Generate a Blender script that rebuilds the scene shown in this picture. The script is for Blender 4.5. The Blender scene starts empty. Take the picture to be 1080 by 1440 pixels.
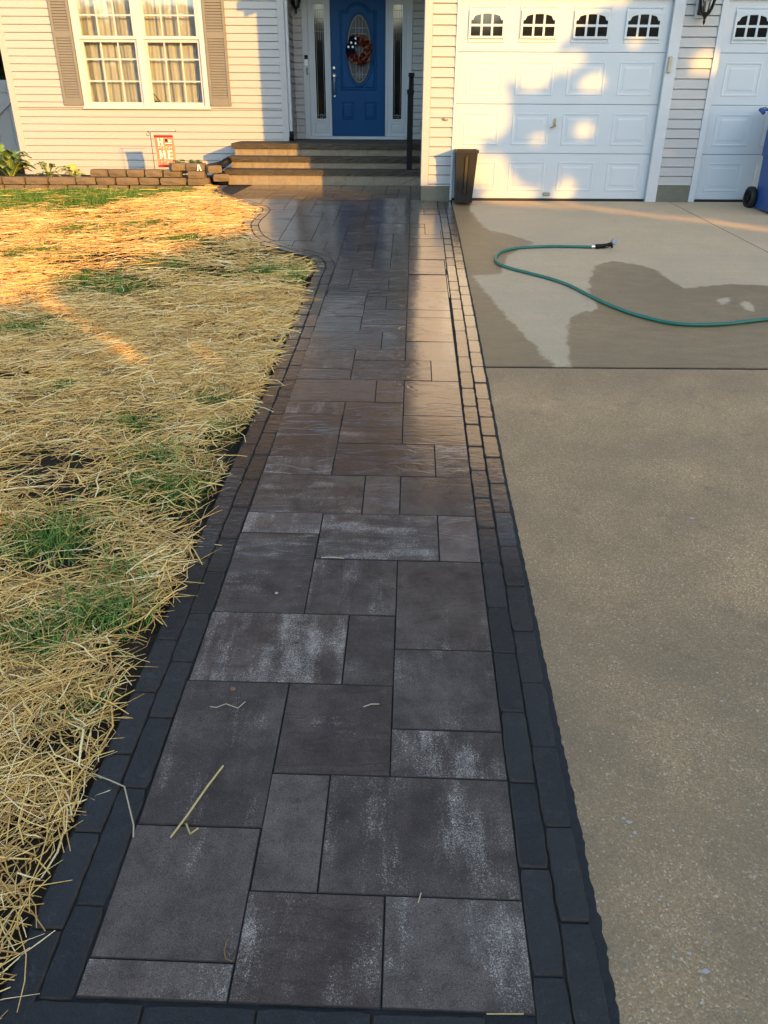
import bpy, bmesh, math, random
import numpy as np
from mathutils import Vector, Matrix
random.seed(7); rng = np.random.default_rng(11)
scene = bpy.context.scene
col = scene.collection
PI = math.pi

# ------------------------------------------------------------------ camera
F_PX, PITCH, ROLL, YAW, EYE = 1081.7, .4851, .0055, -.0055, 1.035

def ray(x, y):                                    # direction through a point of the 1080 x 1440 survey picture
    cr, sr = math.cos(ROLL), math.sin(ROLL)
    a, b = x - 540, y - 720
    u, w = (cr*a + sr*b)/F_PX, (-sr*a + cr*b)/F_PX
    cp, sp = math.cos(PITCH), math.sin(PITCH)
    X, Y, Z = u, cp - w*sp, -sp - w*cp
    cy, sy = math.cos(YAW), math.sin(YAW)
    return Vector((cy*X + sy*Y, -sy*X + cy*Y, Z))

cam_d = bpy.data.cameras.new('camera'); cam = bpy.data.objects.new('camera', cam_d); col.objects.link(cam)
cam_d.sensor_fit = 'VERTICAL'; cam_d.sensor_height = 24; cam_d.lens = 24*F_PX/1440
cam_d.clip_start = .05; cam_d.clip_end = 800
fw = ray(540, 720); rt = ray(541, 720) - fw; up = fw - ray(540, 721)
fw.normalize(); rt.normalize(); up.normalize()
cam.matrix_world = Matrix(((rt.x, up.x, -fw.x, 0), (rt.y, up.y, -fw.y, 0), (rt.z, up.z, -fw.z, EYE), (0, 0, 0, 1)))
scene.camera = cam

# ------------------------------------------------------------------ light
SUN_AZ, SUN_EL = math.atan(.70), math.radians(11)           # low sun behind the camera, to the right
world = bpy.data.worlds.new('World'); scene.world = world; world.use_nodes = True
wn = world.node_tree; wn.nodes.clear()
sky = wn.nodes.new('ShaderNodeTexSky'); sky.sky_type = 'NISHITA'; sky.sun_disc = False
sky.sun_elevation = SUN_EL; sky.sun_rotation = PI - SUN_AZ
sky.air_density = 1.0; sky.dust_density = .6; sky.ozone_density = 1.0
bg = wn.nodes.new('ShaderNodeBackground'); bg.inputs[1].default_value = .15
wo = wn.nodes.new('ShaderNodeOutputWorld')
wn.links.new(sky.outputs[0], bg.inputs[0]); wn.links.new(bg.outputs[0], wo.inputs[0])
sun_d = bpy.data.lights.new('sun', 'SUN'); sun = bpy.data.objects.new('sun', sun_d); col.objects.link(sun)
sun_d.energy = 2.0; sun_d.angle = math.radians(.53); sun_d.color = (1.0, .50, .06)
ldir = Vector((-math.sin(SUN_AZ)*math.cos(SUN_EL), math.cos(SUN_AZ)*math.cos(SUN_EL), -math.sin(SUN_EL)))
sun.rotation_euler = ldir.to_track_quat('-Z', 'Y').to_euler(); sun.location = (6, -8, 12)
vs = scene.view_settings
vs.view_transform = 'Standard'; vs.look = 'None'; vs.exposure = 2.32; vs.gamma = 1; vs.use_curve_mapping = False

# ------------------------------------------------------------------ the lie of the land
SLOPE, YG, YL, YD = .085, 10.36, 13.83, 14.86     # drive rises to the garage front (YG); house wall YL; entry wall YD
def gz(x, y):
    return SLOPE*(min(max(y, -6.0), YG) - YG)
def gz_np(y):
    return SLOPE*(np.clip(y, -6.0, YG) - YG)
def ground(px, py):
    r = ray(px, py); k = (-SLOPE*YG - EYE)/(r.z - SLOPE*r.y); p = r*k
    if k < 0 or p.y > YG: p = r*(-EYE/r.z)
    return (p.x, p.y)
def wall(px, py, Y):
    r = ray(px, py); p = r*(Y/r.y); return (p.x, p.z + EYE)

# ------------------------------------------------------------------ helpers
OFF = {}
def off(o): return OFF.get(o.name, Vector((0, 0, 0))) if o else Vector((0, 0, 0))
def tag(o, label=None, cat=None, group=None, kind=None):
    if label: o['label'] = label
    if cat: o['category'] = cat
    if group: o['group'] = group
    if kind: o['kind'] = kind
    return o
def place(o, parent, loc):
    col.objects.link(o); loc = Vector(loc); o.location = loc - off(parent)
    if parent: o.parent = parent
    OFF[o.name] = loc
    return o
def thing(name, label, cat, loc, group=None, kind=None):
    o = bpy.data.objects.new(name, None); o.empty_display_size = .1
    place(o, None, loc); return tag(o, label, cat, group, kind)
def mesh_obj(name, verts, faces, mat, parent=None, loc=None, smooth=False):
    """verts are world coordinates; the origin is put at loc (or at the parent's)"""
    if loc is None: loc = off(parent)
    loc = Vector(loc)
    me = bpy.data.meshes.new(name)
    me.from_pydata([(v[0]-loc.x, v[1]-loc.y, v[2]-loc.z) for v in verts], [], faces)
    if smooth: me.shade_smooth()
    if mat: me.materials.append(mat)
    me.update()
    return place(bpy.data.objects.new(name, me), parent, loc)
def share(o, parent, loc, name=None):             # another of the same piece
    c = o.copy(); col.objects.link(c); c.location = Vector(loc) - off(parent); c.parent = parent
    OFF[c.name] = Vector(loc); return c
def dup_tree(root, loc, label, rz=0, group=None, scale=1):
    r = root.copy(); col.objects.link(r); r.location = loc; r.rotation_euler.z = rz; r.scale = (scale,)*3
    r['label'] = label
    if group: r['group'] = group
    def rec(src, dst):
        for ch in list(src.children):
            c = ch.copy(); col.objects.link(c); c.parent = dst; rec(ch, c)
    rec(root, r); return r

class B:
    """collects shapes into one mesh"""
    def __init__(s): s.v = []; s.f = []
    def add(s, vs, fs):
        n = len(s.v); s.v += [tuple(v) for v in vs]; s.f += [tuple(i+n for i in f) for f in fs]; return s
    def box(s, x0, x1, y0, y1, z0, z1, c=0):
        if c <= 0:
            return s.add([(x0,y0,z0),(x1,y0,z0),(x1,y1,z0),(x0,y1,z0),(x0,y0,z1),(x1,y0,z1),(x1,y1,z1),(x0,y1,z1)],
                         [(0,3,2,1),(4,5,6,7),(0,1,5,4),(1,2,6,5),(2,3,7,6),(3,0,4,7)])
        bm = bmesh.new(); bmesh.ops.create_cube(bm, size=1)
        for v in bm.verts: v.co = Vector(((x0+x1)/2+v.co.x*(x1-x0), (y0+y1)/2+v.co.y*(y1-y0), (z0+z1)/2+v.co.z*(z1-z0)))
        bmesh.ops.bevel(bm, geom=bm.edges[:], offset=c, segments=1, affect='EDGES')
        bm.verts.index_update(); s.add([v.co for v in bm.verts], [[v.index for v in f.verts] for f in bm.faces]); bm.free(); return s
    def prism(s, poly, y0, y1):                   # polygon in x,z pushed along y
        n = len(poly)
        return s.add([(p[0],y0,p[1]) for p in poly]+[(p[0],y1,p[1]) for p in poly],
                     [tuple(range(n)), tuple(range(2*n-1,n-1,-1))]+[(i,(i+1)%n,n+(i+1)%n,n+i)[::-1] for i in range(n)])
    def rprism(s, poly, x0, x1):                  # polygon in y,z pushed along x
        n = len(poly)
        return s.add([(x0,p[0],p[1]) for p in poly]+[(x1,p[0],p[1]) for p in poly],
                     [tuple(range(n))[::-1], tuple(range(n,2*n))]+[(i,(i+1)%n,n+(i+1)%n,n+i) for i in range(n)])
    def slab(s, poly, z0, z1):
        n = len(poly)
        return s.add([(p[0],p[1],z0) for p in poly]+[(p[0],p[1],z1) for p in poly],
                     [tuple(range(n))[::-1], tuple(range(n,2*n))]+[(i,(i+1)%n,n+(i+1)%n,n+i) for i in range(n)])
    def tube(s, pts, r, n=8, cap=True):
        pts = [Vector(p) for p in pts]; rs = r if isinstance(r, (list, tuple)) else [r]*len(pts)
        rings = []; ref = None
        for i, p in enumerate(pts):
            d = (pts[min(i+1,len(pts)-1)] - pts[max(i-1,0)]).normalized()
            if ref is None: ref = Vector((0,0,1)) if abs(d.z) < .9 else Vector((1,0,0))
            a = d.cross(ref).normalized(); b = a.cross(d).normalized(); ref = b
            rings.append([p + (a*math.cos(2*PI*k/n)+b*math.sin(2*PI*k/n))*rs[i] for k in range(n)])
        vs = [v for rg in rings for v in rg]; fs = []
        for i in range(len(pts)-1):
            for k in range(n): fs.append((i*n+k, i*n+(k+1)%n, (i+1)*n+(k+1)%n, (i+1)*n+k))
        if cap: fs += [tuple(range(n))[::-1], tuple(range((len(pts)-1)*n, len(pts)*n))]
        return s.add(vs, fs)
    def nest(s, loops):                           # loops of equal length joined like a stepped panel, last one filled
        n = len(loops[0]); vs = [p for l in loops for p in l]; fs = []
        for i in range(len(loops)-1):
            for k in range(n): fs.append((i*n+k, i*n+(k+1)%n, (i+1)*n+(k+1)%n, (i+1)*n+k))
        fs.append(tuple(range((len(loops)-1)*n, len(loops)*n)))
        return s.add(vs, fs)
    def panel(s, x0, x1, z0, z1, y, prof):        # raised panel: prof = [(inset, y offset)]
        return s.nest([[(x0+i,y+d,z0+i),(x1-i,y+d,z0+i),(x1-i,y+d,z1-i),(x0+i,y+d,z1-i)] for i, d in prof])
    def ring(s, outer, inner, y0, y1):            # frame between two outlines in x,z
        n = len(outer)
        vs = [(p[0],y0,p[1]) for p in outer]+[(p[0],y0,p[1]) for p in inner]+[(p[0],y1,p[1]) for p in outer]+[(p[0],y1,p[1]) for p in inner]
        fs = []
        for i in range(n):
            j = (i+1)%n
            fs += [(i,j,n+j,n+i),(2*n+i,3*n+i,3*n+j,2*n+j),(i,2*n+i,2*n+j,j),(n+i,n+j,3*n+j,3*n+i)]
        return s.add(vs, fs)
    def obj(s, name, mat, parent=None, loc=None, smooth=False):
        return mesh_obj(name, s.v, s.f, mat, parent, loc, smooth)

def rect(x0, x1, z0, z1): return [(x0,z0),(x1,z0),(x1,z1),(x0,z1)]
def ell(cx, cz, rx, rz, n=40): return [(cx+rx*math.cos(2*PI*k/n), cz+rz*math.sin(2*PI*k/n)) for k in range(n)]

# value noise in numpy
_tab = rng.random((64, 64))
def vnoise(x, y, sc, o=0):
    x = np.asarray(x)*sc + 17.3*o + 100; y = np.asarray(y)*sc + 9.1*o + 100
    i = np.floor(x).astype(int); j = np.floor(y).astype(int); fx = x-i; fy = y-j
    fx = fx*fx*(3-2*fx); fy = fy*fy*(3-2*fy)
    g = lambda a, b: _tab[a % 64, b % 64]
    return (g(i,j)*(1-fx)+g(i+1,j)*fx)*(1-fy)+(g(i,j+1)*(1-fx)+g(i+1,j+1)*fx)*fy

# ------------------------------------------------------------------ materials
class Mat:
    def __init__(s, name, color=(.5,.5,.5), rough=.6, spec=.5, metal=0):
        s.m = bpy.data.materials.new(name); s.m.use_nodes = True; s.nt = s.m.node_tree
        s.b = s.nt.nodes['Principled BSDF']; s.out = s.nt.nodes['Material Output']
        s.b.inputs['Base Color'].default_value = (*color, 1); s.b.inputs['Roughness'].default_value = rough
        s.b.inputs['Specular IOR Level'].default_value = spec; s.b.inputs['Metallic'].default_value = metal
        s.tc = s.nt.nodes.new('ShaderNodeTexCoord')
    def n(s, t, **kw):
        x = s.nt.nodes.new(t)
        for k, v in kw.items(): setattr(x, k, v)
        return x
    def l(s, a, b): s.nt.links.new(a, b)
    def mapping(s, scale=(1,1,1), vec=None, rot=(0,0,0)):
        m = s.n('ShaderNodeMapping'); m.inputs['Scale'].default_value = scale; m.inputs['Rotation'].default_value = rot
        s.l(vec or s.tc.outputs['Object'], m.inputs[0]); return m.outputs[0]
    def noise(s, scale, detail=4, rough=.55, vec=None, dist=0):
        x = s.n('ShaderNodeTexNoise'); x.inputs['Scale'].default_value = scale; x.inputs['Detail'].default_value = detail
        x.inputs['Roughness'].default_value = rough; x.inputs['Distortion'].default_value = dist
        s.l(vec or s.tc.outputs['Object'], x.inputs['Vector']); return x.outputs['Fac']
    def ramp(s, fac, stops):
        r = s.n('ShaderNodeValToRGB'); e = r.color_ramp.elements
        while len(e) < len(stops): e.new(.5)
        for el, (p, c) in zip(e, stops):
            el.position = p; el.color = (*c, 1) if not isinstance(c, (int, float)) else (c, c, c, 1)
        s.l(fac, r.inputs[0]); return r.outputs[0]
    def mix(s, fac, a, b, mode='MIX'):
        x = s.n('ShaderNodeMix', data_type='RGBA', blend_type=mode)
        for sock, v in ((x.inputs[0], fac), (x.inputs[6], a), (x.inputs[7], b)):
            if isinstance(v, (int, float)): sock.default_value = v if sock == x.inputs[0] else (v, v, v, 1)
            elif isinstance(v, tuple): sock.default_value = (*v, 1)
            else: s.l(v, sock)
        return x.outputs[2]
    def math(s, op, a, b=0.0):
        x = s.n('ShaderNodeMath', operation=op)
        for sock, v in ((x.inputs[0], a), (x.inputs[1], b)):
            if isinstance(v, (int, float)): sock.default_value = v
            else: s.l(v, sock)
        return x.outputs[0]
    def bump(s, h, dist=.002, strength=1, prev=None):
        x = s.n('ShaderNodeBump'); x.inputs['Strength'].default_value = strength; x.inputs['Distance'].default_value = dist
        s.l(h, x.inputs['Height'])
        if prev: s.l(prev, x.inputs['Normal'])
        s.l(x.outputs[0], s.b.inputs['Normal']); return x.outputs[0]
    def sheen_coat(s, a, b):                      # sealer film: thin in plan view, strong at a glancing angle
        lw = s.n('ShaderNodeLayerWeight'); lw.inputs[0].default_value = .5
        up_ = s.n('ShaderNodeCombineXYZ'); up_.inputs[1].default_value = -SLOPE; up_.inputs[2].default_value = 1; s.l(up_.outputs[0], lw.inputs['Normal'])
        s.l(s.ramp(lw.outputs['Facing'], [(.40, a), (.69, b)]), s.b.inputs['Coat Weight'])
    def color(s, c): s.l(c, s.b.inputs['Base Color'])
    def rough(s, c): s.l(c, s.b.inputs['Roughness'])

def simple(name, color, rough=.6, spec=.5, metal=0, var=.12, vs_=6, bump=None):
    m = Mat(name, color, rough, spec, metal)
    if var:
        f = m.noise(vs_, 5)
        m.color(m.mix(f, tuple(c*(1-var) for c in color), tuple(min(1, c*(1+var)) for c in color)))
    if bump: m.bump(m.noise(bump[0], 4), bump[1])
    return m.m

def obj_random(m): return m.n('ShaderNodeObjectInfo').outputs['Random']

def paver_material():
    m = Mat('sealed_paver', rough=.4)
    r = obj_random(m)
    cx = m.n('ShaderNodeCombineXYZ'); m.l(m.math('MULTIPLY', r, 53.0), cx.inputs[0]); m.l(m.math('MULTIPLY', r, 97.0), cx.inputs[1])
    add = m.n('ShaderNodeVectorMath', operation='ADD'); m.l(m.tc.outputs['Object'], add.inputs[0]); m.l(cx.outputs[0], add.inputs[1])
    v = add.outputs[0]
    r2 = m.math('FRACT', m.math('MULTIPLY', r, 7.31)); r3 = m.math('FRACT', m.math('MULTIPLY', r, 17.77))
    turn = m.math('GREATER_THAN', r2, .55)
    va, vb = m.mapping((13, 2.4, 1), v), m.mapping((2.4, 13, 1), v)
    def turned(scale, **k):
        a, b = m.noise(scale, vec=va, **k), m.noise(scale, vec=vb, **k)
        x = m.n('ShaderNodeMix', data_type='FLOAT'); m.l(turn, x.inputs[0]); m.l(a, x.inputs[2]); m.l(b, x.inputs[3]); return x.outputs[0]
    big = m.noise(3.2, 6, .6, vec=v)
    base = m.ramp(big, [(.25, (.054,.038,.030)), (.5, (.112,.081,.064)), (.78, (.205,.155,.123))])
    base = m.mix(m.math('MULTIPLY', r3, .55), base, (.125,.072,.050))
    base = m.mix(m.math('MULTIPLY', r2, .35), base, (.042,.031,.027))
    r4 = m.math('FRACT', m.math('MULTIPLY', r, 31.3)); base = m.mix(m.ramp(r4, [(.50, 0), (.95, .5)]), base, (.25,.175,.138))
    # pale bloom in streaks with a grainy edge
    st = turned(1.0, detail=3, rough=.6)
    gr = m.noise(170, 3, .7, vec=v)
    pat = m.noise(4.5, 3, .5, vec=v)
    amt = m.math('ADD', m.math('ADD', m.math('MULTIPLY', st, 1.0), m.math('MULTIPLY', gr, .70)), m.math('MULTIPLY', pat, .75))
    oc_ = m.n('ShaderNodeSeparateColor'); m.l(m.n('ShaderNodeObjectInfo').outputs['Color'], oc_.inputs[0])
    thr = m.math('MULTIPLY', m.math('SUBTRACT', .85, oc_.outputs[0]), .36)
    amt = m.math('SUBTRACT', amt, thr)
    bloom = m.ramp(amt, [(.0, 0), (.93, 0), (1.0, .35)])
    # ramp input is clamped at 1: rescale first
    sc = m.math('SUBTRACT', m.math('MULTIPLY', amt, 2.6), 2.60)
    bl = m.n('ShaderNodeClamp'); m.l(sc, bl.inputs[0])
    grain = m.noise(290, 4, .8, vec=v)
    gm = m.n('ShaderNodeClamp'); m.l(m.math('MULTIPLY', m.math('SUBTRACT', grain, m.math('SUBTRACT', .70, m.math('MULTIPLY', bl.outputs[0], .26))), 9.0), gm.inputs[0])
    blo = m.math('MINIMUM', m.math('ADD', m.math('MULTIPLY', gm.outputs[0], 1.0), m.math('MULTIPLY', bl.outputs[0], .06)), .95)
    blo = m.math('MULTIPLY', blo, m.math('ADD', m.math('MULTIPLY', m.noise(23, 4, .6, vec=v), 1.5), .22))
    speck = m.n('ShaderNodeTexVoronoi'); speck.inputs['Scale'].default_value = 95; m.l(v, speck.inputs['Vector'])
    sp = m.math('MULTIPLY', m.math('LESS_THAN', speck.outputs['Distance'], .16), .25)
    c = m.mix(blo, base, (.55,.435,.355))
    c = m.mix(sp, c, (.30,.235,.20))
    c = m.mix(m.ramp(m.noise(330, 3, .8, vec=v), [(.38, .75), (.58, 0)]), c, (.028,.021,.018))
    cr = m.noise(1.0, 3, .5, vec=m.mapping((2.6, 8.5, 1), v), dist=1.1)
    cleft_dark = m.math('MULTIPLY', m.ramp(m.math('ABSOLUTE', m.math('SUBTRACT', cr, .5)), [(0, 1), (.03, 0)]), m.math('MULTIPLY', r3, .22))  # dirt and painted-in shade darken the clefts, where bump shading is weak
    c = m.mix(cleft_dark, c, (.020,.014,.012))
    c = m.mix(m.ramp(m.noise(11, 5, .65, vec=v), [(.35, .45), (.6, 0)]), c, (.022,.015,.012))
    m.color(c)
    rg = m.math('ADD', m.math('MULTIPLY', m.noise(9, 3, .5, vec=v), .22), .27)
    m.rough(m.math('ADD', rg, m.math('MULTIPLY', blo, .3)))
    m.b.inputs['Specular IOR Level'].default_value = .08; m.b.inputs['Coat Roughness'].default_value = .15; m.b.inputs['Coat IOR'].default_value = 7.0; m.sheen_coat(.006, 1.0)
    vr = m.mapping((2.2, 11, 1), v)
    ridge = m.noise(1.5, 4, .5, vec=vr, dist=.5)
    cr = m.noise(1.0, 3, .5, vec=m.mapping((2.6, 8.5, 1), v), dist=1.1)
    crs = m.math('MULTIPLY', m.ramp(m.math('ABSOLUTE', m.math('SUBTRACT', cr, .5)), [(0, 0), (.045, 1)]), m.math('ADD', m.math('MULTIPLY', r3, .8), .2))
    b0 = m.bump(crs, .0026, .6)
    b1 = m.bump(ridge, .0028, .5, b0)
    bc = m.n('ShaderNodeBump'); bc.inputs['Strength'].default_value = .5; bc.inputs['Distance'].default_value = .0030; m.l(m.math('ADD', ridge, m.math('MULTIPLY', crs, .55)), bc.inputs['Height']); m.l(bc.outputs[0], m.b.inputs['Coat Normal'])
    m.bump(m.noise(330, 3, .7, vec=v), .0018, .5, b1)
    return m.m

def cobble_material():
    m = Mat('sealed_cobble', rough=.3)
    r = obj_random(m)
    cx = m.n('ShaderNodeCombineXYZ'); m.l(m.math('MULTIPLY', r, 53.0), cx.inputs[0]); m.l(m.math('MULTIPLY', r, 97.0), cx.inputs[1])
    add = m.n('ShaderNodeVectorMath', operation='ADD'); m.l(m.tc.outputs['Object'], add.inputs[0]); m.l(cx.outputs[0], add.inputs[1]); v = add.outputs[0]
    f = m.noise(9, 6, .6, vec=v)
    c = m.mix(f, (.006,.0055,.006), (.022,.0175,.015))
    c = m.mix(m.math('MULTIPLY', r, .6), c, (.036,.030,.026))
    d = m.ramp(m.math('ADD', m.math('MULTIPLY', m.noise(190, 3, .8, vec=v), .5), m.math('MULTIPLY', m.noise(16, 5, .65, vec=v), .5)), [(.0, 0), (.54, 0), (.68, .40)])
    m.color(m.mix(d, c, (.09,.088,.085)))
    m.rough(m.math('ADD', m.math('MULTIPLY', f, .2), .24))
    m.b.inputs['Specular IOR Level'].default_value = .14; m.b.inputs['Coat Roughness'].default_value = .18; m.b.inputs['Coat IOR'].default_value = 7.0; m.sheen_coat(.022, 1.0)
    vr = m.mapping((10, 26, 10), v)
    b1 = m.bump(m.noise(1.2, 4, .5, vec=vr, dist=.5), .0045, .55); m.l(b1, m.b.inputs['Coat Normal'])
    m.bump(m.noise(45, 6, .7, vec=v), .010, .9, m.bump(m.noise(240, 3, .7, vec=v), .002, .7, b1))
    return m.m

def concrete_material(wetmask):
    m = Mat('driveway_concrete', rough=.75)
    o = m.tc.outputs['Object']
    agg = m.n('ShaderNodeTexVoronoi'); agg.inputs['Scale'].default_value = 215; m.l(o, agg.inputs['Vector'])
    hue = m.n('ShaderNodeSeparateColor'); m.l(agg.outputs['Color'], hue.inputs[0])
    sand = m.ramp(hue.outputs[0], [(0, (.25,.138,.058)), (.3, (.34,.192,.084)), (.7, (.43,.247,.110)), (.93, (.53,.325,.155)), (1, (.72,.53,.34))])
    blotch = m.noise(2.2, 6, .6)
    sand = m.mix(m.ramp(blotch, [(.3, 0), (.75, .5)]), sand, (.21,.13,.055))
    big = m.noise(.75, 5, .65); sand = m.mix(m.ramp(big, [(.32, .8), (.62, 0)]), sand, (.155,.10,.052))
    sand = m.mix(m.ramp(m.noise(7, 5, .7), [(.28, .5), (.42, 0)]), sand, (.12,.078,.040))
    sand = m.mix(m.ramp(m.noise(33, 4, .7), [(.6, 0), (.78, .4)]), sand, (.46,.34,.19))
    peb = m.n('ShaderNodeTexVoronoi'); peb.inputs['Scale'].default_value = 58; m.l(o, peb.inputs['Vector'])
    pc = m.n('ShaderNodeSeparateColor'); m.l(peb.outputs['Color'], pc.inputs[0])
    pm = m.math('MULTIPLY', m.math('LESS_THAN', peb.outputs['Distance'], .24), m.math('GREATER_THAN', pc.outputs[1], .80))
    sand = m.mix(m.math('MULTIPLY', pm, .5), sand, m.ramp(pc.outputs[0], [(0, (.06,.05,.05)), (.35, (.30,.20,.10)), (.65, (.42,.38,.30)), (.9, (.55,.47,.37)), (1, (.13,.13,.16))]))
    if wetmask:
        at = m.n('ShaderNodeAttribute', attribute_name='damp')
        d = m.math('ADD', at.outputs['Fac'], m.math('MULTIPLY', m.math('SUBTRACT', m.noise(10, 7, .75), .5), .20))
        wet = m.ramp(m.math('ADD', m.math('MULTIPLY', d, 34.0), .5), [(0, 0), (1, 1)])
        streak = m.noise(1.6, 5, .6, vec=m.mapping((1, 7, 1)))
        dry = m.mix(m.ramp(m.noise(60, 5, .65), [(.3, 0), (.7, 1)]), (.57,.41,.25), (.66,.495,.32))
        dry = m.mix(.5, dry, sand)
        dry = m.mix(m.ramp(streak, [(.45, 0), (.68, .45)]), dry, (.42,.28,.145))
        dry = m.mix(m.ramp(m.noise(19, 5, .7, vec=m.mapping((1, 2.6, 1))), [(.60, 0), (.72, .6)]), dry, (.27,.19,.11))
        dry = m.mix(m.ramp(m.noise(60, 4, .7, vec=m.mapping((.5, 2.6, 1))), [(.40, .35), (.55, 0)]), dry, (.34,.25,.16))
        dark = m.mix(m.ramp(m.noise(5, 5, .6, vec=m.mapping((1, 2.5, 1))), [(.35, 0), (.7, .5)]), m.mix(.6, sand, (.20,.13,.062)), (.135,.088,.042))
        c = m.mix(wet, dry, dark)
        m.color(c); m.rough(m.math('SUBTRACT', .82, m.math('MULTIPLY', wet, .36)))
    else:
        m.color(sand); m.rough(m.math('ADD', m.math('MULTIPLY', blotch, .22), .33))
    h = m.math('ADD', m.math('MULTIPLY', agg.outputs['Distance'], -1.0), m.math('MULTIPLY', m.noise(420, 2, .6), .4))
    m.bump(h, .0024, .6)
    return m.m

def siding_material(name, color):
    m = Mat(name, color, .48, .35)
    f = m.noise(1.0, 4, .6, vec=m.mapping((.6, .6, 30)))
    g = m.noise(2.5, 5, .6)
    c = m.mix(f, tuple(k*.93 for k in color), tuple(min(1, k*1.05) for k in color))
    c = m.mix(m.ramp(g, [(.55, 0), (.8, .12)]), c, (.27,.25,.22)); m.color(c)
    m.bump(m.noise(1, 3, .6, vec=m.mapping((5, 5, 160))), .0008, .6)
    return m.m

def block_material(name, a, b, bump=.01, streak=None):
    m = Mat(name, a, .85, .3)
    f = m.noise(14, 6, .65); g = m.noise(120, 3, .7)
    r = obj_random(m)
    c = m.mix(f, a, b); c = m.mix(m.math('MULTIPLY', r, .35), c, tuple(k*.72 for k in a)); c = m.mix(m.ramp(g, [(.35, .45), (.6, 0)]), c, tuple(k*.35 for k in a))
    m.color(c); b1 = m.bump(m.noise(26, 6, .65), bump, .8); m.bump(g, .004, .6, b1); return m.m

def straw_material(name, stops, rough=.55):
    m = Mat(name, (.5,.4,.2), rough, .3)
    at = m.n('ShaderNodeAttribute', attribute_name='tone')
    m.color(m.ramp(at.outputs['Fac'], stops))
    m.b.inputs['Subsurface Weight'].default_value = 0
    return m.m

def glass_material():
    m = Mat('window_glass'); nt = m.nt
    tr = m.n('ShaderNodeBsdfTransparent'); gl = m.n('ShaderNodeBsdfGlossy'); gl.inputs['Roughness'].default_value = .03
    fr = m.n('ShaderNodeFresnel'); fr.inputs[0].default_value = 1.5
    mx = m.n('ShaderNodeMixShader'); m.l(m.math('ADD', m.math('MULTIPLY', fr.outputs[0], 1.3), .03), mx.inputs[0]); m.l(tr.outputs[0], mx.inputs[1]); m.l(gl.outputs[0], mx.inputs[2])
    m.l(mx.outputs[0], m.out.inputs[0]); return m.m

def curtain_material():
    m = Mat('curtain_cloth', (.50,.46,.38), .9, .1)
    f = m.noise(1, 4, .6, vec=m.mapping((14, 14, .8)))
    m.color(m.mix(f, (.29,.31,.32), (.37,.39,.40))); return m.m

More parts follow.
